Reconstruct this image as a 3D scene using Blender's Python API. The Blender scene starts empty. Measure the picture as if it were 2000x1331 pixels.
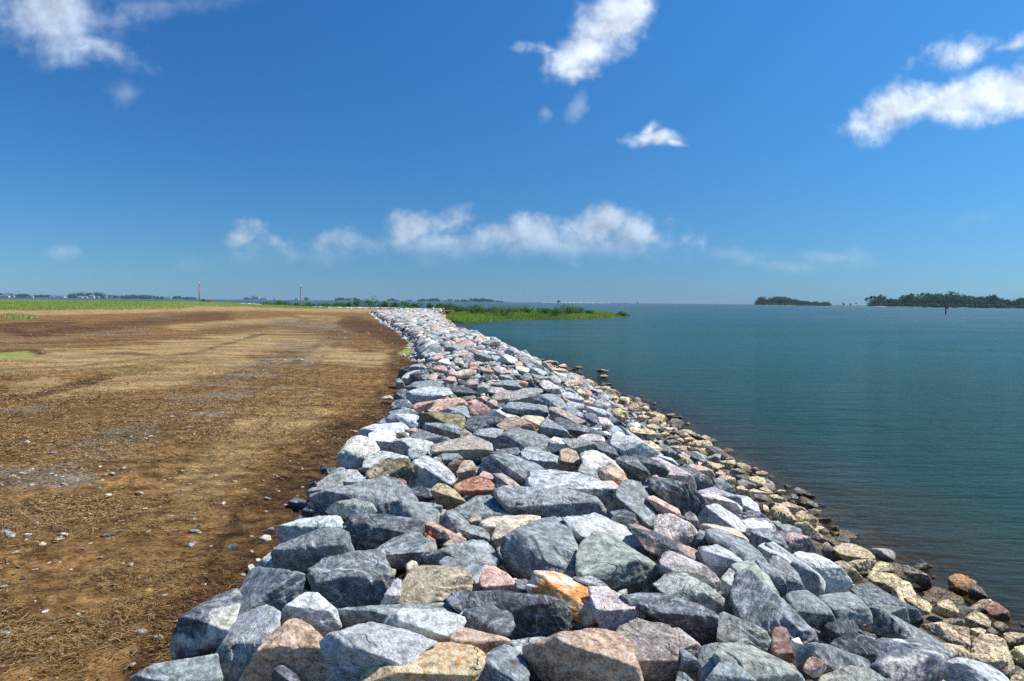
import bpy, bmesh, math, random
import numpy as np
from mathutils import Vector, Matrix, Euler

# ------------------------------------------------------------------ camera, sky, sun, exposure
sc = bpy.context.scene
COL = sc.collection
CAMZ = 2.1
WATER = -1.5
FPX = 1556.0
cam_d = bpy.data.cameras.new('camera')
cam_d.lens = FPX / 2000 * 36.0
cam_d.sensor_width = 36.0
cam_d.clip_start = 0.05
cam_d.clip_end = 30000
cam = bpy.data.objects.new('camera', cam_d)
COL.objects.link(cam)
cam.location = (0, 0, CAMZ)
ROLL = math.radians(0.54)
PITCH = math.atan(76.0 / FPX)
cam_R = Matrix.Rotation(math.pi / 2 - PITCH, 3, 'X') @ Matrix.Rotation(ROLL, 3, 'Z')
cam.rotation_euler = cam_R.to_euler()
sc.camera = cam
RC = np.array(cam_R)

SUN_AZ = math.radians(87)     # to the right of the view direction
SUN_EL = math.radians(57)
wd = bpy.data.worlds.new("World"); sc.world = wd; wd.use_nodes = True
sun_d = bpy.data.lights.new('sun', 'SUN'); sun_d.energy = 5.0; sun_d.angle = math.radians(0.5)
sun_d.color = (1.0, 0.95, 0.87)
sun = bpy.data.objects.new('sun', sun_d); COL.objects.link(sun)
sdir = Vector((math.sin(SUN_AZ) * math.cos(SUN_EL), math.cos(SUN_AZ) * math.cos(SUN_EL), math.sin(SUN_EL)))
sun.rotation_euler = sdir.to_track_quat('Z', 'Y').to_euler()
sc.view_settings.view_transform = 'Standard'
sc.view_settings.look = 'None'
sc.view_settings.gamma = 1.0
sc.view_settings.exposure = 0.14
sc.cycles.use_denoising = False
sc.cycles.max_bounces = 6
sc.cycles.diffuse_bounces = 2
sc.cycles.glossy_bounces = 2
sc.cycles.transmission_bounces = 2
sc.cycles.transparent_max_bounces = 8
sc.cycles.volume_bounces = 0
sc.cycles.sample_clamp_indirect = 4

def ray(px, py):
    """world direction of a photograph pixel (2000 x 1331), not normalised: depth along the view axis is 1"""
    c = np.stack([(np.asarray(px, float) - 1000) / FPX, (665.5 - np.asarray(py, float)) / FPX, -np.ones(np.shape(px))], -1)
    return c @ RC.T

def project(P):
    P = np.asarray(P, float) - np.array([0, 0, CAMZ])
    c = P @ RC
    d = np.maximum(-c[..., 2], 1e-3)
    return 1000 + FPX * c[..., 0] / d, 665.5 - FPX * c[..., 1] / d, -c[..., 2]

class NT:
    """small helper to write node trees"""
    def __init__(s, nt): s.nt = nt
    def n(s, t, **k):
        nd = s.nt.nodes.new(t)
        ins = k.pop('ins', {})
        for a, b in k.items(): setattr(nd, a, b)
        for a, b in ins.items(): s.set(nd, a, b)
        return nd
    def set(s, nd, a, b):
        i = nd.inputs[a]
        if isinstance(b, bpy.types.NodeSocket): s.nt.links.new(b, i)
        else: i.default_value = b
    def math(s, op, a, b=None, c=None, clamp=False):
        nd = s.n('ShaderNodeMath', operation=op, use_clamp=clamp)
        s.set(nd, 0, a)
        if b is not None: s.set(nd, 1, b)
        if c is not None: s.set(nd, 2, c)
        return nd.outputs[0]
    def vm(s, op, a, b=None, out=0):
        nd = s.n('ShaderNodeVectorMath', operation=op)
        s.set(nd, 0, a)
        if b is not None: s.set(nd, 1, b)
        return nd.outputs[out]
    def noise(s, vec, scale, detail=4, rough=.55, lac=2.0, dist=0.0, out=0):
        nd = s.n('ShaderNodeTexNoise')
        s.set(nd, 'Vector', vec); s.set(nd, 'Scale', scale); s.set(nd, 'Detail', detail)
        s.set(nd, 'Roughness', rough); s.set(nd, 'Lacunarity', lac); s.set(nd, 'Distortion', dist)
        return nd.outputs[out]
    def ss(s, v, a, b, lo=0.0, hi=1.0):
        nd = s.n('ShaderNodeMapRange', interpolation_type='SMOOTHSTEP')
        for q, w in zip(('Value', 'From Min', 'From Max', 'To Min', 'To Max'), (v, a, b, lo, hi)): s.set(nd, q, w)
        return nd.outputs[0]
    def mix(s, f, a, b, mode='MIX', clamp=False):
        nd = s.n('ShaderNodeMix', data_type='RGBA', blend_type=mode, clamp_result=clamp)
        s.set(nd, 0, f); s.set(nd, 6, a); s.set(nd, 7, b)
        return nd.outputs[2]
    def mixf(s, f, a, b):
        nd = s.n('ShaderNodeMix', data_type='FLOAT')
        s.set(nd, 0, f); s.set(nd, 2, a); s.set(nd, 3, b)
        return nd.outputs[0]
    def link(s, a, b): s.nt.links.new(a, b)

def build_world():
    T = NT(wd.node_tree)
    bg = wd.node_tree.nodes['Background']
    sky = T.n('ShaderNodeTexSky', sky_type='NISHITA', sun_disc=False)
    sky.sun_elevation = SUN_EL; sky.sun_rotation = SUN_AZ
    sky.altitude = 0; sky.air_density = 1.0; sky.dust_density = SKY_DUST; sky.ozone_density = 3.0
    tc = T.n('ShaderNodeTexCoord').outputs['Generated']
    sep = T.n('ShaderNodeSeparateXYZ'); T.link(tc, sep.inputs[0])
    y = T.math('MAXIMUM', sep.outputs[1], .02)
    u = T.math('DIVIDE', sep.outputs[0], y); v = T.math('DIVIDE', sep.outputs[2], y)
    uv = T.n('ShaderNodeCombineXYZ'); T.link(u, uv.inputs[0]); T.link(v, uv.inputs[1])
    uv = uv.outputs[0]
    warp = T.noise(uv, 7.0, 4, .6, out=1)
    warp = T.vm('SUBTRACT', warp, (.5, .5, .5))
    nd = T.n('ShaderNodeVectorMath', operation='MULTIPLY_ADD'); T.link(warp, nd.inputs[0]); nd.inputs[1].default_value = (.075, .05, 0); T.link(uv, nd.inputs[2])
    wuv = nd.outputs[0]
    def group(lst, grow=1.0):
        cur = None
        for px, py, rx, ry, rot, st in lst:
            d = ray(px, py); cu, cv = d[0] / d[1], d[2] / d[1]
            mp = T.n('ShaderNodeMapping', vector_type='TEXTURE')
            T.link(wuv, mp.inputs[0])
            mp.inputs['Location'].default_value = (cu, cv, 0)
            mp.inputs['Rotation'].default_value = (0, 0, math.radians(rot))
            mp.inputs['Scale'].default_value = (rx / FPX * 2.0 * grow, ry / FPX * 2.0 * grow, 1)
            ln = T.vm('LENGTH', mp.outputs[0], out=1)
            val = T.math('MULTIPLY', T.math('SUBTRACT', 1.0, ln, clamp=True), st)
            cur = val if cur is None else T.math('MAXIMUM', cur, val)
        return cur
    strong = [(1190, 45, 80, 42, 40, 1), (1245, 12, 45, 26, 45, .9), (1140, 90, 70, 34, 35, 1), (1060, 92, 50, 11, 5, .6), (1115, 138, 50, 17, 10, .7),
              (1745, 222, 75, 36, 15, 1), (1850, 198, 110, 30, 12, 1), (1965, 168, 80, 40, 15, 1), (1880, 102, 65, 28, 15, .75), (1960, 80, 50, 12, 25, .6),
              (1268, 272, 42, 14, 0, 1), (1254, 256, 20, 14, 60, .9), (1305, 282, 26, 7, -5, .8)]
    mid = [(100, 25, 130, 70, -10, .9), (180, 85, 95, 30, -22, .8), (60, 60, 60, 55, 0, .6), (205, 105, 60, 12, -5, .5)]
    low = [(470, 455, 42, 22, 0, .9), (500, 480, 110, 25, 0, .55), (655, 468, 60, 20, 10, .7), (730, 475, 90, 22, 10, .7), (815, 450, 60, 24, 10, .9),
           (880, 440, 45, 24, 30, .9), (860, 480, 190, 28, 0, .8), (760, 470, 120, 22, 4, .8), (975, 462, 55, 28, 0, .9), (1045, 452, 65, 28, 0, 1), (1140, 445, 70, 32, 10, 1),
           (1190, 425, 40, 20, 0, 1), (1245, 458, 60, 28, 5, .9), (1110, 480, 190, 28, 0, .9)]
    faint = [(330, 2, 130, 22, 5, .8), (235, 178, 32, 22, 0, .9), (1122, 205, 14, 26, -25, 1), (1066, 225, 8, 16, 0, .8), (1440, 500, 70, 14, 0, .7),
             (1630, 494, 60, 14, 0, .8), (120, 500, 30, 12, 0, .8), (1300, 505, 260, 18, 0, .35), (600, 500, 300, 26, 0, .5), (1900, 430, 160, 26, 12, .35), (1545, 512, 160, 12, 0, .6)]
    n1 = T.noise(uv, 15.0, 9, .60)
    off = T.vm('ADD', uv, (0.010, 0.014, 0))
    n2 = T.noise(off, 15.0, 5, .55)
    nn = T.math('SUBTRACT', n1, .5)
    base = sky.outputs[0]
    hsv = T.n('ShaderNodeHueSaturation', ins={'Hue': SKY_HUE, 'Saturation': SKY_SAT, 'Value': SKY_VAL, 'Fac': 1.0})
    T.link(base, hsv.inputs['Color'])
    col = T.mix(1.0, hsv.outputs[0], SKY_TINT, 'MULTIPLY')
    sp = T.n('ShaderNodeSeparateColor'); T.link(col, sp.inputs[0]); cm = T.n('ShaderNodeCombineColor')
    for i, (g_, k_) in enumerate(SKY_CURVE): T.link(T.math('MULTIPLY', T.math('POWER', T.math('MULTIPLY', sp.outputs[i], .3), g_), k_), cm.inputs[i])
    col = cm.outputs[0]
    # polarised light: the sky is deepest at right angles to the sun
    cg = T.vm('DOT_PRODUCT', T.vm('NORMALIZE', tc), tuple(sdir), out=1)
    s2 = T.math('SUBTRACT', 1.0, T.math('MULTIPLY', cg, cg))
    pol = T.math('SUBTRACT', 1.0, T.math('MULTIPLY', T.math('POWER', s2, 3.0), SKY_POL))
    pc = T.n('ShaderNodeCombineXYZ'); T.link(T.math('MULTIPLY', pol, .98), pc.inputs[0]); T.link(pol, pc.inputs[1]); T.link(T.math('POWER', pol, .8), pc.inputs[2])
    col = T.mix(1.0, col, pc.outputs[0], 'MULTIPLY')
    cloud_shade = T.math('ADD', .97, T.math('MULTIPLY', T.math('SUBTRACT', n1, n2), 1.5))  # lit and shaded sides of the clouds, put into their colour by offset noise
    for lst, amp, lo, hi, alpha, cc in ((faint, 1.0, .25, 1.0, .30, (4.4, 5.0, 5.8, 1)), (low, 1.45, .32, .86, .62, (4.7, 5.2, 5.9, 1)), (mid, 1.1, .24, .95, .72, (4.9, 5.7, 6.6, 1)), (strong, 1.35, .24, .84, .85, (5.9, 6.5, 7.1, 1))):
        D = group(lst, 1.12 if lst is low else .98 if lst is mid else 1.12)
        has = T.math('GREATER_THAN', D, 0.0)
        d = T.math('ADD', D, T.math('MULTIPLY', nn, amp))
        a = T.math('MULTIPLY', T.ss(d, lo, hi), has)
        a = T.math('MULTIPLY', T.ss(D, 0, .30), a)
        a = T.math('MULTIPLY', a, alpha)
        if lst is low: a = T.math('MULTIPLY', a, T.ss(v, ray(1000, 512)[2] / ray(1000, 512)[1], ray(1000, 455)[2] / ray(1000, 455)[1], .12, 1.0))   # bases sink into the haze
        a = T.math('MULTIPLY', a, T.math('GREATER_THAN', sep.outputs[1], .03))
        cv = T.vm('SCALE', cc[:3]); T.set(cv.node, 'Scale', cloud_shade)
        col = T.mix(a, col, cv)
    T.link(col, bg.inputs[0]); bg.inputs[1].default_value = SKY_STR
SKY_STR, SKY_SAT, SKY_VAL, SKY_HUE, SKY_DUST = .142, 1.0, 1.0, .5, .1
SKY_POL = .50
SKY_CURVE = ((1.15, 3.0), (.86, 2.95), (.72, 3.5))
SKY_TINT = (.40, .84, 1.28, 1)     # the photograph's polarised, deep blue sky
build_world()

# ------------------------------------------------------------------ helpers
def tag(o, label=None, cat=None, group=None, kind=None):
    for k, v in (('label', label), ('category', cat), ('group', group), ('kind', kind)):
        if v: o[k] = v
    return o

def mk_mesh(name, V, F, nv=3, attrs=None, smooth=True):
    """V (n,3), F (m,nv); attrs: name -> (n,) or (n,3) or (n,4) arrays"""
    me = bpy.data.meshes.new(name)
    V = np.ascontiguousarray(V, np.float32); F = np.ascontiguousarray(F, np.int32)
    me.vertices.add(len(V)); me.vertices.foreach_set('co', V.ravel())
    me.loops.add(F.size); me.loops.foreach_set('vertex_index', F.ravel())
    me.polygons.add(len(F))
    me.polygons.foreach_set('loop_start', np.arange(0, F.size, F.shape[1], dtype=np.int32))
    me.polygons.foreach_set('use_smooth', np.full(len(F), smooth))
    me.update(calc_edges=True)
    for k, a in (attrs or {}).items():
        a = np.asarray(a, np.float32)
        if a.ndim == 1:
            at = me.attributes.new(k, 'FLOAT', 'POINT'); at.data.foreach_set('value', a)
        elif a.shape[1] == 3:
            at = me.attributes.new(k, 'FLOAT_VECTOR', 'POINT'); at.data.foreach_set('vector', a.ravel())
        else:
            at = me.attributes.new(k, 'FLOAT_COLOR', 'POINT'); at.data.foreach_set('color', a.ravel())
    return me

def obj(name, me, mat=None, parent=None, loc=None):
    o = bpy.data.objects.new(name, me); COL.objects.link(o)
    if mat is not None and not me.materials: me.materials.append(mat)
    if parent: o.parent = parent
    if loc is not None: o.location = loc
    return o

def hashf(ix, iy, iz, seed):
    h = (ix.astype(np.uint32) * np.uint32(374761393) + iy.astype(np.uint32) * np.uint32(668265263) + iz.astype(np.uint32) * np.uint32(2147483647) + np.uint32((seed * 974711) & 0xffffffff))
    h = (h ^ (h >> np.uint32(13))) * np.uint32(1274126177)
    h = (h ^ (h >> np.uint32(16))) * np.uint32(2246822519)
    h = h ^ (h >> np.uint32(15))
    return h.astype(np.float64) / 4294967295.0 * 2 - 1

def vnoise(P, seed=0):
    P = np.asarray(P, float)
    I = np.floor(P).astype(np.int64); f = P - I; f = f * f * f * (f * (f * 6 - 15) + 10)
    x, y, z = I[..., 0], I[..., 1], I[..., 2]
    def h(a, b, c): return hashf(x + a, y + b, z + c, seed)
    fx, fy, fz = f[..., 0], f[..., 1], f[..., 2]
    l = lambda a, b, t: a + (b - a) * t
    return l(l(l(h(0, 0, 0), h(1, 0, 0), fx), l(h(0, 1, 0), h(1, 1, 0), fx), fy),
             l(l(h(0, 0, 1), h(1, 0, 1), fx), l(h(0, 1, 1), h(1, 1, 1), fx), fy), fz)

def fbm(P, seed=0, oct=4, gain=.5):
    s = 0; a = 1; P = np.asarray(P, float)
    for i in range(oct):
        s = s + a * vnoise(P * 2 ** i + 17.3 * i, seed + i * 7); a *= gain
    return s

def P3(x, y, z=None):
    x, y = np.broadcast_arrays(np.asarray(x, float), np.asarray(y, float))
    return np.stack([x, y, np.zeros_like(x) if z is None else np.broadcast_to(z, x.shape)], -1)

def smooth01(t):
    t = np.clip(t, 0, 1); return t * t * (3 - 2 * t)

# ------------------------------------------------------------------ the lie of the land (metres)
YS = np.array([-30, 0, 4.5, 7.7, 10.6, 14.6, 20, 27.8, 32, 42, 50, 62, 80, 107, 130, 163, 182, 192, 400.])
LS = np.array([-1.2, -1.4, -1.85, -2.2, -2.4, -2.45, -2.9, -3.6, -4.1, -5.5, -7.2, -9.6, -13.4, -18.6, -23.3, -21.5, -17.0, -14.2, -14.2])
YW = np.array([-30, 0, 8.7, 11.4, 13.5, 17.2, 20.6, 27, 37, 48, 55, 84, 108, 133, 170, 185, 400.])
WS = np.array([5.6, 5.8, 5.6, 5.5, 5.6, 5.5, 5.3, 5.0, 3.6, 1.8, 0.2, -3.9, -7.3, -10, -13.2, -13.9, -13.9])
def Lx(y): return np.interp(y, YS, LS)
def Wx(y): return np.interp(y, YW, WS)
def Gx(y): return Wx(y) - np.interp(y, [0, 10, 60, 120], [1.45, 1.5, 1.4, 2.0])
def Cx(y): return np.maximum(Gx(y) - np.interp(y, [0, 12, 20, 60, 100], [2.7, 2.75, 3.35, 3.4, 3.2]), Lx(y) + .8)

def field_z(x, y):
    x = np.asarray(x, float); y = np.asarray(y, float)
    rise = 1.05 * smooth01((-x - 42) / 55) * smooth01((y - 70) / 150)
    roll = .05 * vnoise(P3(x * .12, y * .07), 5) * smooth01((y - 12) / 25) + .035 * vnoise(P3(x * .8, y * .5), 9) * smooth01((np.abs(x - Lx(y))) / 2)
    return rise + roll

def edge_y(x):
    return np.interp(x, [-800, -260, -150, -92, -57, -45, -22, -14], [330, 250, 242, 236, 216, 206, 193, 188])

def surf(x, y):
    """top surface of the stone bank, and the terrain around it"""
    x = np.asarray(x, float); y = np.asarray(y, float)
    L, W, G, C = Lx(y), Wx(y), Gx(y), Cx(y)
    z = field_z(x, y)
    top = .47 + 0 * x
    z = np.where(x > L, z + (top - z) * smooth01((x - L) / .7), z)
    t = (x - C) / (G - C)
    z = np.where(x > C, np.where(t < 1, .47 + (-1.12 - .47) * t, z), z)
    t2 = (x - G) / (W - G)
    z = np.where((x > G), -1.12 - .38 * np.clip(t2, 0, 1), z)
    d = x - W
    z = np.where(d > 0, -1.5 - .22 * np.clip(d, 0, 1.6) - .16 * np.clip(d - 1.6, 0, 10), z)
    return z

def terrain(x, y):
    """what the stones rest on"""
    x = np.asarray(x, float); y = np.asarray(y, float)
    z = surf(x, y)
    L, W, G = Lx(y), Wx(y), Gx(y)
    drop = np.where(x < G, .42 * smooth01((x - L + .1) / .9), .42 - .30 * smooth01((x - G) / .4))
    drop = np.where(x > W, .12, drop)
    z = z - drop * (x > L - .1)
    ey = edge_y(x)
    f = smooth01((y - ey) / 14)
    z = np.where(x < Cx(y) + 30, z * (1 - f) + f * np.minimum(z, -3.0), z)
    endf = smooth01((y - 186) / 8) * smooth01((x + 24) / 8)
    return z * (1 - endf) + endf * np.minimum(z, -3.0)

def hit(px, py, fn, tmax=420):
    d = ray(px, py)
    t = np.concatenate([np.arange(.8, 40, .02), np.geomspace(40, tmax, 900)])
    X = d[0] * t; Y = d[1] * t; Z = CAMZ + d[2] * t
    b = Z < fn(X, Y)
    if not b.any(): return None
    i = int(np.argmax(b)); i = max(i, 1)
    return np.array([X[i], Y[i], Z[i]]), t[i]
# ------------------------------------------------------------------ ground
def seg_dist(px, py, pts, vs):
    """distance in photo pixels to a polyline with the vertical counted vs times (ground seen at a slant)"""
    best = np.full(px.shape, 1e9)
    for (ax, ay), (bx, by) in zip(pts[:-1], pts[1:]):
        dx, dy = bx - ax, (by - ay) * vs
        q = np.clip(((px - ax) * dx + (py - ay) * vs * dy) / (dx * dx + dy * dy + 1e-9), 0, 1)
        best = np.minimum(best, np.hypot(px - ax - q * dx, (py - ay) * vs - q * dy))
    return best

PATCH = {
 'dark': [([(700, 860), (620, 910), (530, 1010), (440, 1140), (320, 1300), (250, 1400)], 95, 1.6, .9), ([(800, 690), (795, 760), (740, 815), (690, 870)], 55, 1.6, .95),
          ([(690, 632), (760, 652), (800, 680)], 40, 2, .9), ([(90, 650), (300, 628), (420, 618)], 60, 5, .62), ([(0, 690), (65, 690)], 40, 4, .8),
          ([(-500, 796), (60, 775), (120, 760), (205, 737)], 26, 3.5, .95), ([(400, 862), (300, 835), (120, 815), (-20, 850)], 90, 2.2, .4), ([(20, 1331), (180, 1120), (330, 940), (470, 800), (600, 690), (660, 640)], 12, 1.6, .35), ([(150, 1331), (290, 1120), (420, 940), (545, 800), (640, 690), (690, 640)], 12, 1.6, .3), ([(-500, 745), (160, 715), (380, 690), (520, 650)], 14, 4, .5), ([(-500, 682), (200, 668), (420, 650)], 14, 5, .4), ([(440, 640), (600, 650), (760, 664)], 60, 4, .45),
          ([(0, 640), (120, 632)], 50, 5, .7), ([(-500, 880), (150, 870), (260, 850)], 70, 2, .3), ([(860, 700), (900, 640)], 60, 2, .9), ([(0, 640), (60, 655), (150, 640)], 26, 3.0, .8), ([(130, 700), (250, 690), (330, 700)], 18, 3, .5)],
 'tan': [([(-500, 722), (200, 703), (400, 682), (560, 660)], 110, 4, .95), ([(80, 765), (300, 745), (450, 708)], 70, 3.5, .9), ([(230, 602), (520, 600), (700, 604)], 60, 6, .9),
         ([(-500, 614), (130, 611), (300, 606)], 40, 6, .9), ([(630, 692), (710, 704), (800, 690)], 60, 3, .9), ([(350, 640), (430, 634), (560, 625)], 40, 5, .8), ([(400, 980), (300, 1100), (120, 1200)], 130, 1.5, .25),
         ([(600, 800), (480, 860), (380, 960)], 90, 1.8, .55), ([(30, 760), (100, 740)], 30, 3, .8), ([(700, 625), (600, 620)], 40, 5, .5)],
 'gravel': [([(-500, 950), (100, 930), (240, 860), (350, 810), (450, 760), (560, 700)], 85, 2.2, .5), ([(560, 632), (660, 644)], 70, 5, .55), ([(0, 665), (110, 668)], 60, 5, .35), ([(300, 620), (330, 622)], 24, 6, .9),
            ([(190, 652), (260, 650)], 40, 7, .6), ([(20, 805), (90, 800)], 26, 3, .9), ([(330, 800), (460, 770)], 50, 3, .5), ([(620, 660), (560, 700), (420, 800)], 90, 3, .4)],
 'green': [([(-900, 596), (200, 596), (330, 594)], 60, 6.5, 1), ([(-900, 588), (500, 594)], 36, 6, .9), ([(-20, 697), (45, 693)], 34, 4, .9), ([(240, 726), (330, 715)], 60, 4, .35), ([(500, 598), (640, 600)], 20, 5, .6),
           ([(790, 690), (800, 684)], 20, 3, .8), ([(470, 665), (500, 667)], 30, 5, .4), ([(20, 620), (50, 622)], 20, 5, .5)],
}
def build_ground():
    ys = np.concatenate([np.arange(-14, 1.5, .5), [1.5]])
    y = 1.5
    yy = []
    while y < 330:
        y += max(.035, .0105 * y); yy.append(y)
    ys = np.concatenate([ys, yy])
    sp = [0.]
    while sp[-1] < 26: sp.append(sp[-1] + max(.1, .04 * (sp[-1] - 8)))
    sn = [0.]
    while sn[-1] < 900: sn.append(sn[-1] + max(.035, .0135 * sn[-1]))
    s = np.concatenate([-np.array(sn[:0:-1]), sp])
    Y, S = np.meshgrid(ys, s, indexing='ij')
    X = Lx(Y) + S
    Z = terrain(X, Y)
    # clods, wheel and track marks close by
    near = smooth01((40 - Y) / 25) * (S < .3)
    Z = Z + near * (.014 * fbm(P3(X * 5, Y * 5), 3, 4, .6) + .01 * np.abs(vnoise(P3(X * 13, Y * 13), 8)))
    tr = np.exp(-((X + 3.0 + .12 * Y) / .55) ** 2) + np.exp(-((X + 5.6 + .12 * Y) / .5) ** 2)
    Z = Z + near * tr * .012 * (np.sin(Y * 2 * math.pi / .21 + 2.0 * vnoise(P3(X * 1.5, Y * .6), 4)) * smooth01((9 - Y) / 3 ) * .8 - .8)
    px, py, dep = project(np.stack([X, Y, Z], -1))
    attrs = {}
    for k, lst in PATCH.items():
        a = np.zeros(X.shape)
        for pts, hw, vs, st in lst:
            d = seg_dist(px, py, pts, vs) / hw
            a = np.maximum(a, st * smooth01(1.25 - d))
        a = np.where(dep > .8, a, 0)
        attrs[k] = a.ravel()
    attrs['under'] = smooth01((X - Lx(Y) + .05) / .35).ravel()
    attrs['toe'] = smooth01((X - Gx(Y) + .1) / .3).ravel()
    n, m = X.shape
    idx = np.arange(n * m).reshape(n, m)
    F = np.stack([idx[:-1, :-1], idx[:-1, 1:], idx[1:, 1:], idx[1:, :-1]], -1).reshape(-1, 4)
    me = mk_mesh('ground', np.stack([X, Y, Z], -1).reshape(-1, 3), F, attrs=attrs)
    mat = bpy.data.materials.new('packed_dirt'); mat.use_nodes = True
    T = NT(mat.node_tree); bs = mat.node_tree.nodes['Principled BSDF']
    pos = T.n('ShaderNodeNewGeometry').outputs['Position']
    at = {k: T.n('ShaderNodeAttribute', attribute_name=k).outputs['Fac'] for k in list(PATCH) + ['under', 'toe']}
    nA = T.noise(pos, .7, 5, .6); nB = T.noise(pos, 4.5, 6, .65); nC = T.noise(pos, 26, 5, .7)
    stv = T.n('ShaderNodeMapping'); T.link(pos, stv.inputs[0]); stv.inputs['Scale'].default_value = (1.0, 3.2, 1)
    nS = T.noise(stv.outputs[0], 9, 6, .7)
    nBig = T.noise(stv.outputs[0], .16, 5, .62)
    farn = T.n('ShaderNodeMapping'); T.link(pos, farn.inputs[0]); farn.inputs['Scale'].default_value = (.35, 1.0, 1)
    nF = T.noise(farn.outputs[0], .9, 6, .72)
    def masked(a, n, k=.55):
        n = T.math('ADD', T.math('MULTIPLY', n, .40), T.math('ADD', T.math('MULTIPLY', nS, .22), T.math('MULTIPLY', nF, .38)))
        a = T.math('MULTIPLY', a, 1.0)
        v = T.math('ADD', a, T.math('MULTIPLY', T.math('SUBTRACT', n, .5), k * 6.5))
        return T.math('MULTIPLY', T.ss(v, .25, .80), T.ss(a, .02, .25))
    c = T.mix(T.ss(nB, .35, .68), (.165, .082, .023, 1), (.36, .20, .066, 1))
    c = T.mix(T.ss(nS, .5, .72), c, (.37, .24, .11, 1))
    c = T.mix(T.math('MULTIPLY', masked(at['tan'], nBig, .6), .85), c, T.mix(T.ss(nS, .35, .65), (.36, .225, .09, 1), (.60, .415, .185, 1)))
    c = T.mix(masked(at['gravel'], nA, .9), c, T.mix(T.ss(nC, .4, .62), (.145, .105, .062, 1), (.34, .275, .185, 1)))
    c = T.mix(T.math('MULTIPLY', masked(at['dark'], nBig, .65), .85), c, T.mix(T.ss(nB, .40, .66), (.045, .023, .009, 1), (.175, .090, .031, 1)))
    fine = T.ss(T.math('ADD', T.math('MULTIPLY', nC, .6), T.math('MULTIPLY', nB, .4)), .36, .62, .45, 1.22)
    c = T.mix(1.0, c, T.mix(0, fine, fine), 'MULTIPLY')
    farm = T.ss(nF, .36, .66, .62, 1.25)
    c = T.mix(1.0, c, farm, 'MULTIPLY')
    c = T.mix(masked(at['green'], nA, .5), c, T.mix(T.ss(nB, .35, .65), (.17, .24, .04, 1), (.38, .38, .11, 1)))
    vo = T.n('ShaderNodeTexVoronoi', ins={'Scale': 7.0}); T.link(pos, vo.inputs['Vector'])
    r = T.n('ShaderNodeSeparateColor'); T.link(vo.outputs['Color'], r.inputs[0])
    spk = T.math('MULTIPLY', T.math('LESS_THAN', vo.outputs['Distance'], .13), T.math('GREATER_THAN', r.outputs[0], .86))
    c = T.mix(T.math('MULTIPLY', spk, .85), c, (.62, .58, .50, 1))
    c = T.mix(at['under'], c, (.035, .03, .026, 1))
    c = T.mix(at['toe'], c, T.mix(T.ss(nB, .4, .6), (.10, .075, .045, 1), (.26, .20, .13, 1)))
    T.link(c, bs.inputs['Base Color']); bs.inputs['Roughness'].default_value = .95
    bs.inputs['Specular IOR Level'].default_value = .15
    h = T.math('ADD', T.math('MULTIPLY', nC, .35), T.math('ADD', T.math('MULTIPLY', nB, 1.0), T.math('MULTIPLY', nS, .8)))
    bp = T.n('ShaderNodeBump', ins={'Strength': .9, 'Distance': .055}); T.link(h, bp.inputs['Height'])
    T.link(bp.outputs[0], bs.inputs['Normal'])
    o = obj('ground', me, mat); tag(o, 'brown dirt field with dried grass, gravel and machine tracks', 'ground', kind='structure')
build_ground()

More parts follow.
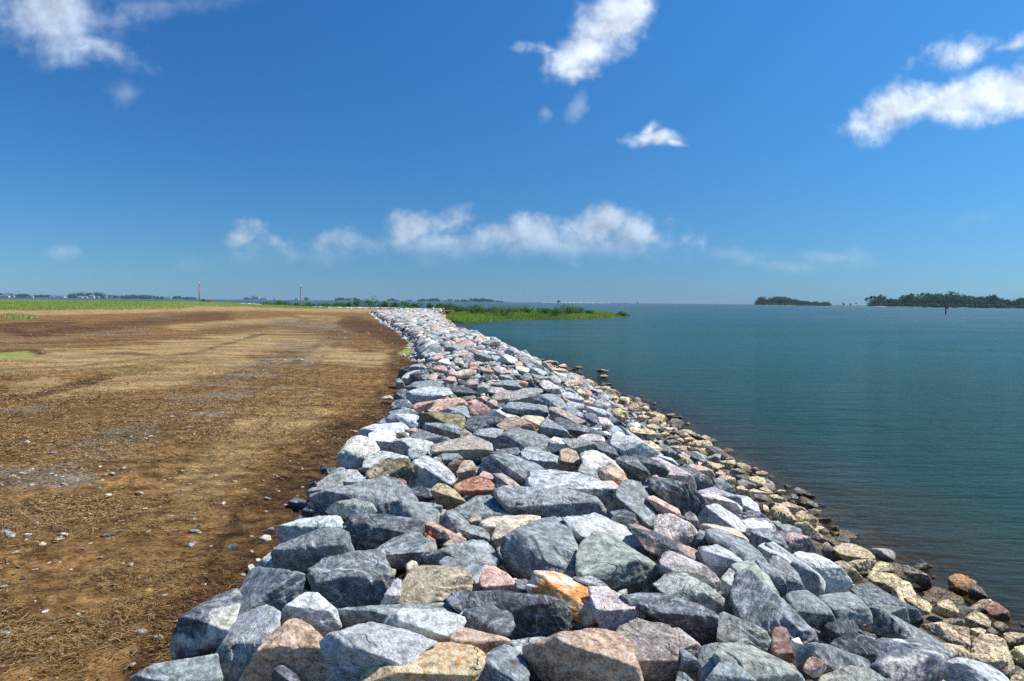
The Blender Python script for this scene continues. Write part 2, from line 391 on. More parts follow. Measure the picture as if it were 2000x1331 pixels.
def build_water():
    ys = list(np.arange(-14, 4, .4)); y = ys[-1]
    while y < 7600: y += max(.22, .012 * y); ys.append(min(y, 7600))
    sp = [0.]
    while sp[-1] < 7600: sp.append(min(sp[-1] + max(.18, .05 * (sp[-1])), 7600))
    s = np.concatenate([-np.array(sp[:0:-1]), sp])
    Y, S = np.meshgrid(np.array(ys), s, indexing='ij')
    X = Wx(Y) + S
    X = np.clip(X, -7600, 7600)
    Z = np.full(X.shape, WATER)
    dep = np.clip(WATER - surf(X, Y), 0, 4)
    dep = np.where((S < -2) | (Y > 150), 3.0, dep)
    n, m = X.shape; idx = np.arange(n * m).reshape(n, m)
    F = np.stack([idx[:-1, :-1], idx[:-1, 1:], idx[1:, 1:], idx[1:, :-1]], -1).reshape(-1, 4)
    me = mk_mesh('water', np.stack([X, Y, Z], -1).reshape(-1, 3), F, attrs={'depth': dep.ravel()})
    mat = bpy.data.materials.new('bay_water'); mat.use_nodes = True
    T = NT(mat.node_tree); nt = mat.node_tree
    for nd in list(nt.nodes): nt.nodes.remove(nd)
    out = T.n('ShaderNodeOutputMaterial')
    pos = T.n('ShaderNodeNewGeometry').outputs['Position']
    dpt = T.n('ShaderNodeAttribute', attribute_name='depth').outputs['Fac']
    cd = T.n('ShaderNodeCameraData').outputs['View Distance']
    mp = T.n('ShaderNodeMapping'); T.link(pos, mp.inputs[0]); mp.inputs['Rotation'].default_value = (0, 0, math.radians(14)); mp.inputs['Scale'].default_value = (.34, 1.0, 1)
    w1 = T.noise(mp.outputs[0], 2.3, 3, .55, dist=.35)
    w2 = T.noise(mp.outputs[0], 7.0, 3, .6, dist=.2)
    mp2 = T.n('ShaderNodeMapping'); T.link(pos, mp2.inputs[0]); mp2.inputs['Rotation'].default_value = (0, 0, math.radians(-6)); mp2.inputs['Scale'].default_value = (.22, 1.0, 1)
    w3 = T.noise(mp2.outputs[0], .16, 4, .6)
    w4 = T.noise(mp2.outputs[0], .55, 4, .6)
    h = T.math('ADD', T.math('MULTIPLY', w1, .10), T.math('MULTIPLY', w2, .030))
    h = T.math('ADD', h, T.math('MULTIPLY', w4, .16))
    bp = T.n('ShaderNodeBump', ins={'Strength': 1.0, 'Distance': 1.0}); T.link(h, bp.inputs['Height'])
    # a patchy breeze: rougher and smoother streaks
    patch = T.ss(w3, .38, .62)
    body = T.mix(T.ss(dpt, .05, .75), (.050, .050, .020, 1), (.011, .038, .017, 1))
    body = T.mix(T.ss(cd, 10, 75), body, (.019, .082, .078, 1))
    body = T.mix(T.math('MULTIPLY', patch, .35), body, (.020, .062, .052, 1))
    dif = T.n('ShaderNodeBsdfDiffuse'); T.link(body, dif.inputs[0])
    tr = T.n('ShaderNodeBsdfTransparent', ins={'Color': (.62, .58, .42, 1)})
    opac = T.math('SUBTRACT', 1.0, T.math('POWER', 2.718, T.math('MULTIPLY', dpt, -3.6)))
    opac = T.math('MAXIMUM', opac, .18)
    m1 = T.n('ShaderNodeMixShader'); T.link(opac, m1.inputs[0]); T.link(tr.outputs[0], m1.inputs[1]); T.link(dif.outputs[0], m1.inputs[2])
    gl = T.n('ShaderNodeBsdfGlossy'); T.link(bp.outputs[0], gl.inputs['Normal'])
    gl.inputs['Color'].default_value = (WREF, WREF, WREF, 1)
    T.link(T.mixf(patch, T.ss(cd, 5, 300, .10, .30), T.ss(cd, 5, 300, .07, .2)), gl.inputs['Roughness'])
    fr = T.n('ShaderNodeFresnel', ins={'IOR': 1.333}); T.link(bp.outputs[0], fr.inputs['Normal'])
    m2 = T.n('ShaderNodeMixShader'); T.link(T.math('MULTIPLY', fr.outputs[0], WCAP), m2.inputs[0]); T.link(m1.outputs[0], m2.inputs[1]); T.link(gl.outputs[0], m2.inputs[2])
    T.link(m2.outputs[0], out.inputs['Surface'])
    o = obj('water', me, mat); tag(o, 'blue-green bay water with small ripples', 'water', kind='structure')
WREF = .8
WCAP = .52
build_water()
# ------------------------------------------------------------------ the stones one can see: outlines noted from the photograph
# each line: kind [*landmark words] | outline in tile units ; tiles: origin x, y and photo pixels per unit
TILES = {
'A': (260, 1065, 2, """
g|-1 128 15 120 35 114 60 111 82 106 88 133 60 146 -5 146
s|106 42 90 46 75 53 60 63 45 72 40 88 37 100 41 114 48 113 65 107 86 102 96 85 104 60
g|118 23 130 23 150 25 165 27 166 45 162 50 150 60 135 62 118 68 105 70 100 78 94 84 90 80 92 68 105 45 113 28
l|118 66 105 66 100 75 93 93 80 107 72 125 72 146 105 146 118 118 130 100 142 85 145 65 137 57 128 60
n*big orange-brown pointed boulder|157 71 145 80 135 90 120 108 108 125 101 146 150 148 192 148 201 130 202 110 190 95 175 80 165 73
d|141 117 137 122 136 133 138 148 172 148 160 127 148 118
l|168 46 180 47 187 55 199 62 203 80 192 88 175 78 157 74 145 80 143 65 150 60 162 52
l|137 5 125 14 120 20 117 25 130 25 138 23 142 10
w-loose|112 20 117 18 120 24 117 30 112 27
w-loose|119 13 124 13 125 18 120 17
"""),
'B': (660, 1065, 2, """
v*wide boulder striped with white veins|-33 27 -15 14 0 11 25 5 45 7 52 22 56 28 57 38 50 52 35 62 10 62 -15 60 -24 50 -27 40
t|66 20 70 15 76 16 79 20 80 32 68 32
t*pale tan block with a flat top|78 20 95 20 118 22 128 27 134 37 134 46 115 50 103 56 80 58 63 59 56 55 58 45 63 33 68 23
l|57 32 62 34 60 50 50 62 40 62 48 52 55 42
g|82 13 90 8 110 2 130 -5 148 -5 155 8 158 18 150 24 130 24 115 24 95 22 83 18
g|100 17 107 11 115 13 130 17 145 22 152 42 138 50 128 48 125 30 108 24
p|141 20 152 20 165 27 175 38 178 46 165 48 145 46 138 38 138 28
g|172 34 183 33 190 38 190 52 175 50
d*long dark boulder beside the orange stone|103 48 120 46 150 45 175 47 203 51 222 53 229 65 230 85 218 88 200 93 173 93 160 85 135 66 112 62
g|-2 63 30 61 58 60 80 58 110 58 122 61 118 74 90 78 60 82 40 82 20 84 0 82
l|42 78 58 67 62 62 95 63 115 68 128 72 122 84 114 92 104 97 88 96 70 92 52 86
l|117 70 126 59 131 61 128 72 120 78
d*rounded dark boulder with a thin white vein|118 75 128 65 140 58 160 58 170 66 174 78 170 88 165 92 145 92 125 86 112 82
l*big pale grey granite boulder|0 84 30 76 45 79 65 82 78 88 91 96 80 108 55 118 35 125 24 136 20 148 -5 148 -22 140 -25 110 -15 90
c*slab full of orange pebbles|22 128 30 115 45 109 70 102 100 96 125 94 137 100 142 108 142 118 137 130 130 145 100 152 40 152 20 145
n|107 93 112 82 121 80 130 84 150 87 162 90 170 95 158 104 142 113 138 102 125 97
g|142 112 150 103 163 97 172 100 180 110 186 125 188 142 180 152 145 152 136 142 135 126
l|168 93 200 90 216 95 206 112 200 130 190 132 183 116 173 104
"""),
'C': (1060, 1065, 2, """
n*huge pinkish-brown boulder|-17 98 0 92 20 86 40 83 60 83 75 88 84 95 90 110 97 125 104 148 90 152 20 152 5 130 -12 118 -18 106
u*big speckled taupe boulder|72 84 82 77 95 73 110 76 125 81 132 88 134 105 133 125 124 134 103 134 98 125 88 108 78 94
u|118 81 133 81 142 88 152 96 156 104 152 110 146 109 138 107 130 103 126 92
g|132 100 143 105 151 112 150 122 144 129 132 126
g|132 123 140 126 150 134 150 150 126 150
o*orange lichen-covered stone|-15 35 -8 27 5 25 18 27 35 37 50 46 55 55 58 70 55 78 40 78 26 74 20 62 2 52 -13 47
g|28 31 48 31 60 37 68 45 71 51 55 52 46 46 38 39
q|50 52 45 42 62 41 70 48 75 52 90 57 98 63 100 70 92 74 85 73 78 80 70 83 58 82 56 66
e*egg-shaped orange-flecked stone|103 55 115 52 122 57 128 68 130 80 118 81 105 75 100 70 101 60
h*greenish grey boulder with faint swirls|37 0 34 18 28 31 50 32 65 42 70 50 90 50 112 48 122 42 120 28 112 20 95 12 80 3 70 -8 55 -12 45 -9
q*long pale pink boulder|112 10 118 5 127 6 133 14 145 15 155 20 165 28 173 37 180 52 170 52 155 44 140 34 125 30 115 27 111 17
g|152 1 165 0 175 3 183 12 183 22 178 32 174 36 165 30 158 20 150 10
h|116 28 140 28 155 40 165 50 180 55 189 68 182 72 165 67 150 57 135 54 120 48 110 40
d|76 50 95 48 115 47 140 55 160 62 172 72 176 82 172 94 163 99 155 99 140 90 130 82 128 70 118 58 100 58
h|174 33 182 22 189 27 185 40 180 52 174 43
g|156 98 168 94 177 103 175 115 177 152 150 152 151 112
"""),
'D': (1400, 1065, 2, """
h|2 68 8 66 20 72 35 78 48 84 53 95 55 109 45 106 30 102 15 99 0 97 1 80
h*long slab with a pale yellowish top|-4 97 20 96 35 100 50 108 70 120 85 133 97 148 60 152 45 142 30 127 15 114 -5 108
g|2 115 10 112 20 115 35 128 48 148 0 152 -10 140 -5 125
r*upright dark red stone|54 82 60 80 68 82 72 95 74 107 77 120 68 115 60 110 53 108 53 95
w|72 92 80 90 85 98 78 105 74 106
v*large blue-grey boulder with thin veins|20 27 30 24 42 33 55 45 70 62 85 76 96 85 97 98 88 101 84 97 72 93 60 86 52 84 35 78 18 70 12 56 16 42
h|12 20 25 14 35 16 48 26 55 38 62 50 50 48 42 36 30 28 18 28
g|37 15 45 13 55 22 65 32 69 42 68 51 60 51 54 40 46 28
g|50 12 60 11 70 18 80 30 86 43 75 47 69 46 66 34 58 24
b|50 8 46 0 55 -3 70 8 85 18 100 28 106 36 104 44 100 49 88 46 82 36 72 22 60 12
b|72 10 80 7 95 8 110 15 120 25 130 35 134 41 125 47 112 50 104 42 97 30 85 22
g|63 50 75 45 88 44 100 52 110 62 115 72 107 82 102 84 90 76 78 65
g|98 50 115 47 130 46 140 52 150 65 153 76 140 77 128 74 114 72 108 62
k*black glassy broken boulder|102 84 108 76 118 72 133 73 140 79 140 88 135 94 120 95 105 94 100 90
d|130 46 135 41 148 37 158 42 170 50 185 58 196 63 198 70 190 77 180 76 165 68 150 60 141 60 134 52
g|145 59 160 58 175 62 186 65 188 76 175 75 160 70
k|128 83 142 86 158 95 157 107 150 117 140 120 125 117 112 112 102 102 115 94
v|77 105 85 98 95 95 110 98 130 107 148 112 152 122 130 124 110 132 90 130 76 118
p*small pink block|83 122 88 112 93 109 107 113 107 120 101 128 94 130
h|93 130 110 125 130 118 150 122 165 130 174 148 120 152 92 148
"""),
'E': (1600, 1065, 2, """
v|46 60 60 62 75 72 90 80 105 88 115 92 125 100 132 106 132 114 125 117 115 110 102 104 85 98 70 90 55 86 48 76
s*white-crusted grey boulder|48 100 60 92 75 92 90 92 105 100 120 108 125 118 124 128 118 132 106 128 100 134 102 148 80 148 58 136 42 116
b*pale blue-grey boulder at the bottom right|123 113 135 110 150 113 165 117 178 125 188 136 184 152 130 152 118 142 122 126
T|12 3 22 -3 38 1 50 7 55 14 45 17 35 19 24 15
T|25 18 35 15 50 13 57 17 50 23 38 26 28 22
T|13 15 20 14 30 22 38 30 43 35 35 36 27 29 18 21
H|50 5 58 3 70 4 75 9 74 16 65 16 55 13
T|46 20 60 16 70 18 73 25 65 29 52 27
T*rough tan concrete block at the waterline|47 33 48 25 60 27 72 28 80 33 87 38 87 45 78 48 68 46 56 39
D|81 20 84 19 92 25 100 30 110 40 112 45 102 43 90 33 81 26
D|90 22 95 18 103 17 112 21 106 25 95 25
D|97 15 100 13 103 16 100 19
D|108 30 113 29 116 32 110 34
O*rusty orange rubble lump in the shallows|124 33 133 28 145 30 154 36 151 43 142 49 134 50 127 43
D|145 44 152 39 158 41 166 51 155 56 146 51
T|82 52 95 51 105 54 110 60 108 69 98 68 88 61
T|110 62 115 56 125 53 130 56 137 67 130 71 120 69 110 67
T|141 65 150 59 160 54 167 53 171 60 163 67 155 70 145 70
R*flat rust-red slab dipping under water|165 53 175 57 186 65 186 74 178 75 168 69 162 62
T|142 70 150 65 162 68 169 75 166 81 150 82 142 77
T|117 75 130 71 142 73 141 79 120 79
T|147 82 155 80 163 83 161 89 150 89
D|163 83 168 80 175 85 173 90
T|169 75 178 75 187 82 181 88 172 82
T|98 78 120 76 135 79 146 82 148 96 142 102 128 97 110 86
T|118 95 140 98 150 108 153 117 135 115 120 106
T*rounded pitted tan boulder|147 93 158 87 172 88 182 95 186 105 191 116 188 130 175 128 160 118 146 109
T|180 86 190 84 201 87 206 95 190 102 182 96
T|190 100 200 97 214 100 214 120 200 122 190 112
T|184 105 190 101 194 112 188 115
T|187 128 195 123 207 125 214 142 195 146 186 137
D|195 76 203 75 206 79 198 81
"""),
'F': (500, 820, 2, """
w*big rounded white boulder|79 35 86 28 90 20 97 16 108 17 116 22 121 29 114 36 108 40 106 46 95 47 87 49 80 43
w|108 15 115 12 128 13 136 19 132 26 125 30 118 29 114 21
l|123 28 133 21 145 18 160 19 175 23 170 31 158 32 145 34 128 33
b|105 40 108 32 120 29 135 33 152 38 142 44 125 46 115 52 107 54 104 48
b|147 31 152 26 160 29 170 34 162 40 150 39
m*dark mossy brown block|106 53 115 44 128 38 150 38 156 50 150 56 145 60 130 60 118 62 108 62
a*boulder with slanting cream bands|150 40 165 36 178 40 190 50 197 58 192 65 175 68 160 70 148 64 146 56 154 50
h|78 48 86 48 89 55 85 62 84 68 74 76 62 80 55 82 51 78 50 70 60 62 70 55
l|83 57 90 48 98 49 109 61 100 66 90 68 84 66
g*long grey slab at the edge of the dirt|50 75 65 73 82 69 100 62 125 56 136 58 142 68 155 72 158 83 140 86 120 87 100 92 90 94 75 94 64 94 56 86
h|75 82 95 77 115 82 120 88 106 96 88 98 74 95 68 89
r|134 60 140 57 147 60 147 68 138 70 133 67
k|142 69 160 64 168 68 170 80 158 82 148 74
e|170 70 177 62 185 64 195 70 205 80 197 89 186 88 174 78
g|120 82 140 80 158 80 170 85 183 92 180 102 165 104 150 100 130 97 116 91
l|157 80 170 81 182 84 182 92 165 91
b|20 110 35 104 48 97 65 94 84 94 86 105 80 110 60 116 45 122 35 124 22 127 19 118
d*blocky dark boulder crossed by a white vein|86 96 100 92 115 92 130 94 150 96 165 100 166 113 150 114 137 120 125 126 112 130 98 130 91 116 85 105
g|15 130 25 122 40 116 62 107 82 105 90 113 97 127 90 136 75 139 60 144 46 152 28 152 16 142
v|123 124 135 115 150 110 160 110 166 118 162 130 158 142 140 144 125 150 105 148 95 140 110 132
h|155 132 160 120 168 113 175 118 177 127 170 136 160 140
p*pinkish stone above the red scrap|164 100 172 100 185 106 200 115 208 118 200 122 190 121 182 124 174 117 167 110
t|182 122 190 117 205 118 211 121 200 128 185 128
k|176 112 183 109 189 113 184 122 177 121
d-loose|30 80 38 76 47 78 52 84 45 88 33 86
d|45 88 52 83 60 90 52 97 44 94
k|36 98 42 93 49 96 45 103 36 103
k|50 66 52 61 59 60 59 67 51 70
k|62 46 67 42 70 50 64 54
d|69 48 78 46 76 55 68 56
l-loose|3 116 8 112 14 113 15 117 8 121 4 120
g-loose|10 107 17 104 18 108 12 110
b|100 16 104 8 115 5 130 4 142 3 150 8 150 16 140 21 132 17 120 15 110 17
t|145 10 155 8 160 10 157 16 147 16
m|137 13 146 12 150 18 143 20 137 18
g|149 15 160 10 170 13 178 18 188 20 187 25 172 26 160 22
"""),
'G': (860, 820, 2, """
u*broad taupe boulder|-12 27 0 23 15 20 30 15 42 20 50 23 54 27 45 35 30 40 22 40 16 36 0 34 -10 33
g|30 15 38 9 50 8 62 10 60 16 54 26 46 24 40 20
g|50 24 60 13 72 7 85 10 100 15 109 21 102 29 88 29 70 28 55 31
g|0 32 15 31 22 37 21 44 10 44 0 39
t*small sandy block|20 48 22 40 32 40 34 47 34 54 28 58 18 59 15 52
r|6 45 15 38 21 40 21 50 12 52
g*large grey boulder with straw on top|35 54 42 40 50 35 65 33 80 38 95 45 106 52 92 54 84 60 80 65 70 60 58 54 44 53
v|44 35 60 29 75 27 80 34 66 37 50 37
g|78 31 85 27 95 27 110 33 121 39 119 50 105 50 90 45 78 38
w|104 28 106 20 112 17 122 20 131 27 119 30 107 32
n*upright pinkish block|117 30 125 28 133 32 137 40 135 52 125 53 117 49 116 40
h|118 20 135 18 148 25 156 32 146 36 137 32 128 27
q|132 18 140 14 150 14 160 17 162 23 152 25 142 24
d|150 23 160 22 170 28 175 36 168 40 160 36 152 30
w*large white boulder with a flat face|136 33 150 30 160 34 168 40 175 47 181 54 172 56 160 54 153 57 147 50 138 43
g|134 50 138 42 148 45 153 52 156 61 147 61 134 55
n|155 52 160 46 168 46 176 48 182 57 188 65 187 73 180 71 172 64 166 61 156 60
p*pink wedge|156 60 168 60 175 65 180 70 180 77 170 73 158 65
R*low reddish stone|11 64 22 60 35 55 48 59 54 63 54 68 45 74 30 74 20 73 14 68
p|37 55 42 50 50 53 53 59 45 61
u|51 53 60 52 70 58 79 66 70 68 58 66
a*wide pale boulder with wavy bands|80 60 88 51 100 50 112 50 130 52 145 56 155 60 165 66 178 75 186 86 188 92 178 93 163 92 153 82 138 74 110 72 84 69
d|163 90 180 88 190 92 194 104 180 106 166 101
g*giant flat grey slab|48 72 60 67 85 66 110 68 140 69 155 78 160 86 166 98 152 104 130 106 115 102 100 99 72 97 62 88 52 79
d*dark ribbed nub in front of the giant slab|72 93 74 83 80 76 92 74 98 80 103 90 103 97 85 96
g|13 88 25 80 35 75 50 74 62 84 74 94 60 100 45 101 34 108 23 102 16 94
t|28 98 33 89 39 93 41 101 34 105 29 104
v|0 98 5 90 12 88 22 94 31 104 26 109 18 110 8 109 0 104
C*long cream slab|36 104 45 98 65 94 85 93 98 95 97 101 85 108 75 112 60 114 50 118 41 112
u|49 118 55 103 62 98 70 103 74 110 64 118 61 132 52 127
g|17 108 30 103 42 106 48 113 51 122 40 121 28 119
g*big angular blue-grey boulder|62 115 75 107 95 100 105 95 118 97 125 107 133 118 138 130 135 142 130 154 115 156 95 160 75 156 63 148 59 132
b*big pale blue slab|120 96 135 94 155 93 170 102 190 110 205 119 212 127 211 143 200 142 185 132 166 120 150 116 137 119 128 108
"""),
'H': (1200, 820, 2, """
z*long pink and black mottled boulder|12 104 22 102 35 108 50 118 70 127 85 130 96 136 98 143 90 148 70 145 56 139 46 137 38 129 28 119 18 111
d|0 38 10 35 20 37 28 45 36 53 30 59 15 59 7 51 1 44
d|15 37 20 34 35 38 45 42 53 49 51 57 40 57 27 51
q|35 38 42 37 55 46 65 52 72 58 80 66 81 71 70 68 55 57 44 48
b|42 35 55 37 62 44 60 48 48 42
l|20 26 35 25 43 33 36 37 22 34
d|58 48 70 44 80 52 95 62 97 67 85 71 78 66 68 55
p|73 43 85 45 95 49 99 54 92 58 82 56 74 50
d*long dark wedge|30 60 40 56 55 62 70 70 85 78 93 83 90 91 75 94 63 90 60 79 48 68 34 66
g|28 65 45 66 55 72 62 80 63 90 50 85 34 78 28 71
p|30 75 38 74 50 82 62 87 65 94 60 97 45 94 36 83
u|68 92 73 89 79 93 83 101 81 106 70 99
b*pale rounded boulder|83 92 90 84 100 82 108 88 120 95 127 102 130 109 122 110 105 105 90 105 82 101
q|82 74 95 70 105 75 120 82 127 88 127 93 118 92 105 86 93 83 86 79
l|80 70 95 66 103 68 120 78 126 86 118 83 105 75 92 73
v|96 58 103 56 115 65 119 72 112 74 102 67
b|114 73 130 75 140 83 143 92 132 90 119 81
d|129 88 142 90 150 98 155 102 140 102 129 95
s|122 99 135 96 150 97 157 105 159 110 148 113 135 109 123 106
g|0 72 10 58 20 57 28 65 33 77 41 85 43 97 38 107 30 106 18 100 16 92 6 82
q*rounded pinkish-white boulder|36 102 42 94 55 92 65 97 77 103 82 110 77 121 78 127 65 124 48 114 37 109
g|77 120 82 107 88 109 97 122 96 129 80 129
C|82 104 95 102 110 105 122 109 131 118 128 122 115 120 98 112 88 109
g|88 107 100 107 115 116 130 119 140 127 152 142 140 148 120 144 103 136 94 124
v|126 110 140 106 155 108 165 115 171 126 155 133 145 131 128 120
z|148 109 165 109 180 116 195 126 202 136 190 142 174 133 162 120
g|156 102 170 102 182 107 184 114 175 116 164 111
l|81 125 100 122 115 129 127 140 110 150 90 143
b|138 123 147 120 160 129 172 140 160 146 148 137
b|-2 13 15 16 30 23 46 33 40 37 25 33 10 31 -4 24
l|0 8 8 7 20 17 35 26 49 35 42 37 25 27 10 18
d|8 11 25 15 38 23 38 30 22 22
d|39 27 50 24 58 30 66 38 60 40 48 35
d|18 17 30 22 36 28 30 31 20 25
T*tan lump highest on the rubble|20 10 30 8 40 12 44 16 35 19 24 16
T|22 20 35 20 43 27 50 31 42 32 29 26
T|34 5 40 4 43 7 38 9
T|44 14 50 11 54 14 50 17
T|52 9 56 7 60 9 57 12
T|60 12 68 9 76 11 78 15 70 17 63 14
T|55 18 60 14 64 17 63 20
T|62 16 70 12 74 17 67 19
T|67 19 73 16 80 20 78 22 70 22
T|82 18 88 15 95 18 92 21 84 21
D|49 20 58 19 66 23 62 25 52 24
T|79 23 83 22 86 24 83 26 80 26
T|52 26 62 25 66 28 58 30
T|70 27 73 25 75 28 72 30
T|90 25 94 24 95 26 91 27
O*orange weedy patch in the shallows|105 30 110 27 117 30 112 33 106 33
T|58 34 64 33 72 38 72 44 66 43
T*flat tan slab near the pink stone|84 44 90 42 100 43 110 45 100 49 88 48
D*dark rounded stone standing in the shallows|108 38 113 35 118 38 117 41 110 42
T|100 41 108 40 118 39 118 44 110 46
D*blocky dark stone at the waterline|113 49 120 47 128 49 128 53 118 55 112 52
T|97 52 105 50 108 53 103 57
T*tan concrete lump beyond the pink boulder|101 55 112 54 118 57 118 63 112 65 104 60
D|132 49 138 46 142 49 138 52
T|137 51 145 50 151 52 148 55 140 55
T|130 57 138 55 147 57 148 62 140 65 131 62
D|119 60 125 58 138 63 139 68 130 68 119 65
D|116 53 125 55 130 58 122 59
D|150 55 154 53 157 57 152 58
T|130 70 136 67 145 70 150 72 140 74
T|140 67 148 66 155 71 150 74
D|136 73 143 71 149 75 150 80 142 81 136 77
T|150 74 158 73 165 78 168 81 158 82
T|157 70 162 68 168 70 163 73
T|117 66 125 64 130 70 133 75 122 74
D*long dark slab slanting into the water|174 68 178 65 188 70 197 75 193 78 180 74
D|172 74 176 72 180 77 175 79
D|186 80 190 78 199 82 199 87 190 85
T*smooth curved cream boulder by the water|153 86 158 82 165 82 161 88 166 93 178 98 183 107 175 107 163 100 154 94
T|160 83 168 80 182 86 188 90 180 93 168 91
T|176 92 182 88 192 93 199 98 199 105 190 108 181 105
T|145 83 150 84 152 92 146 90
"""),
'I': (720, 680, 1.25, """
b*flat light grey slab|58 70 75 64 95 60 120 62 130 64 132 72 118 77 100 82 85 82 70 86 59 83
g|55 62 70 54 90 51 110 51 119 59 119 66 95 66 75 71 60 73
d|38 80 42 71 52 63 62 66 60 74 62 82 45 84
w|48 50 58 40 68 36 82 34 82 42 66 46 64 55 56 58 50 56
h|42 50 47 46 55 54 57 62 45 64 42 56
d|63 42 75 36 90 33 96 41 83 45 82 52 70 55 63 52
d|45 46 48 34 58 28 65 28 62 36 62 40 50 50
h|60 30 72 25 85 26 93 31 86 36 70 38 62 36
p|65 92 75 86 90 84 100 83 106 82 96 95 85 99 76 102 67 97
n*broad brown-tan boulder|92 92 100 82 120 80 140 77 150 82 154 89 145 93 130 98 115 103 100 103 92 97
g|112 99 125 94 140 91 150 90 155 97 156 104 160 112 150 112 133 107
p*round pink boulder|155 92 163 88 175 85 183 89 188 96 186 107 170 110 160 106 154 98
P|152 88 160 81 168 80 171 85 160 92
m*flat brown block with a yellowish top|79 107 90 101 105 99 120 102 140 105 153 108 154 117 150 125 143 130 140 124 118 122 90 120 80 128 76 123
g*flat grey block leaning on the brown block|84 122 90 117 105 117 120 119 138 120 144 126 145 136 130 140 110 136 92 132 83 128
d|152 112 165 107 185 106 200 108 216 113 221 120 200 125 185 128 165 132 153 128 149 120
b|26 110 35 104 55 103 70 104 79 107 82 120 76 129 60 126 45 121 28 121
s|35 86 40 81 52 80 63 82 63 91 73 96 65 100 50 96 42 102 35 96
g|31 100 42 97 55 96 70 97 79 104 60 107 45 107 34 107
v|49 93 58 92 66 97 63 103 54 102
g|12 120 25 108 28 120 15 126
d|118 60 122 56 135 58 150 60 165 67 170 72 155 75 140 75 131 72 129 65
z|148 58 155 50 163 49 170 54 172 64 168 71 159 64
p|116 50 125 44 135 45 138 52 131 57 120 59
p|99 32 110 27 120 28 124 36 115 40 102 38
w|104 24 115 17 125 17 129 26 120 29 111 29
p|97 18 105 11 115 11 120 17 111 20 103 24
t|89 50 95 42 105 38 108 43 104 53 94 54
g|81 43 95 40 93 52 84 54
p|123 36 130 30 136 37 134 44 125 44
s|130 30 138 28 146 34 143 38 135 37
C|124 42 140 36 155 33 170 36 169 42 155 44 150 48 134 46
P|156 32 165 29 173 34 175 40 165 40
g|163 9 178 6 190 12 192 18 176 22 164 16
b|200 18 215 10 228 14 234 20 222 24 204 23
P|228 24 236 20 242 26 236 32 228 30
t-loose|17 81 27 74 35 74 39 80 30 83 18 83
l-loose|53 9 57 9 58 14 54 15
w-loose|88 10 92 11 93 14 88 14
l-loose|74 20 84 20 90 22 80 24
"""),
'J': (930, 680, 1.25, """
w|60 28 70 28 82 32 87 40 80 44 69 38 61 33
P*salmon-red stone|57 51 65 50 75 52 81 55 79 62 70 62 62 56
g|20 58 30 54 45 50 60 51 70 60 74 66 62 66 52 65 46 66 38 60
u|18 69 25 62 40 62 50 68 56 74 66 76 50 79 30 75
h|1 60 10 53 18 57 21 66 12 72 1 69
u*brown block with a dark shaded side|23 78 30 71 42 68 52 73 53 82 40 86 28 85
u|15 85 25 80 33 83 33 92 25 94 14 91
h*greenish flat-topped boulder|51 75 60 68 75 63 95 63 106 66 94 72 94 80 80 88 68 84 58 88 50 84
g|86 78 98 74 115 72 130 77 143 86 142 94 130 97 115 95 98 87
g|38 92 50 86 70 85 90 88 110 93 113 103 105 111 90 109 80 110 65 108 58 100 48 96
w*snow-white boulder|24 108 32 98 42 94 52 97 60 103 69 109 60 113 45 115 34 117
n*wide peach-coloured boulder|32 122 38 113 50 108 65 107 75 113 85 118 92 125 97 134 80 132 60 128 45 131
t|67 110 78 105 90 106 107 108 107 116 100 121 94 128 84 119 70 116
g|97 125 105 112 113 110 125 118 140 128 147 135 125 139 103 136
d*long black-sided boulder|119 115 125 109 135 110 155 118 175 124 196 135 192 143 165 144 143 134 128 125
u|112 92 125 92 140 100 160 108 172 116 160 120 138 115 114 109
g|137 92 145 88 155 95 168 103 173 110 160 112 144 102
P|134 78 145 82 160 90 170 98 169 104 155 98 141 88
p|167 82 175 81 185 88 181 96 170 93
d|167 104 180 103 191 110 190 120 178 118 169 112
b|169 90 185 93 200 97 211 106 200 113 184 106
l|131 70 145 68 160 75 170 80 163 88 150 87 136 79
q|97 55 105 50 115 52 130 62 137 71 125 72 109 62
h|86 42 100 43 118 50 123 56 105 53
v|74 40 82 38 87 45 90 56 80 57 75 48
b|82 36 88 30 98 32 111 38 106 44 90 40
P|12 35 20 31 29 38 21 42 13 40
p|36 35 45 33 56 40 48 44 39 42
b|-1 14 8 8 18 12 23 21 10 20
g|34 42 52 42 58 49 50 53 36 50
p|4 78 12 74 20 78 16 84 6 84
T|120 34 130 31 140 34 145 38 132 39
T|140 40 150 38 155 43 146 45
T|165 50 175 48 185 53 180 56 168 55
T|150 32 160 28 170 30 160 33
D|200 57 208 55 215 58 206 60
T|185 35 195 33 207 35 207 38 190 38
T|190 44 200 41 208 44 200 48
T|100 22 115 19 128 22 128 28 112 29
T|128 27 138 24 143 30 134 34
"""),
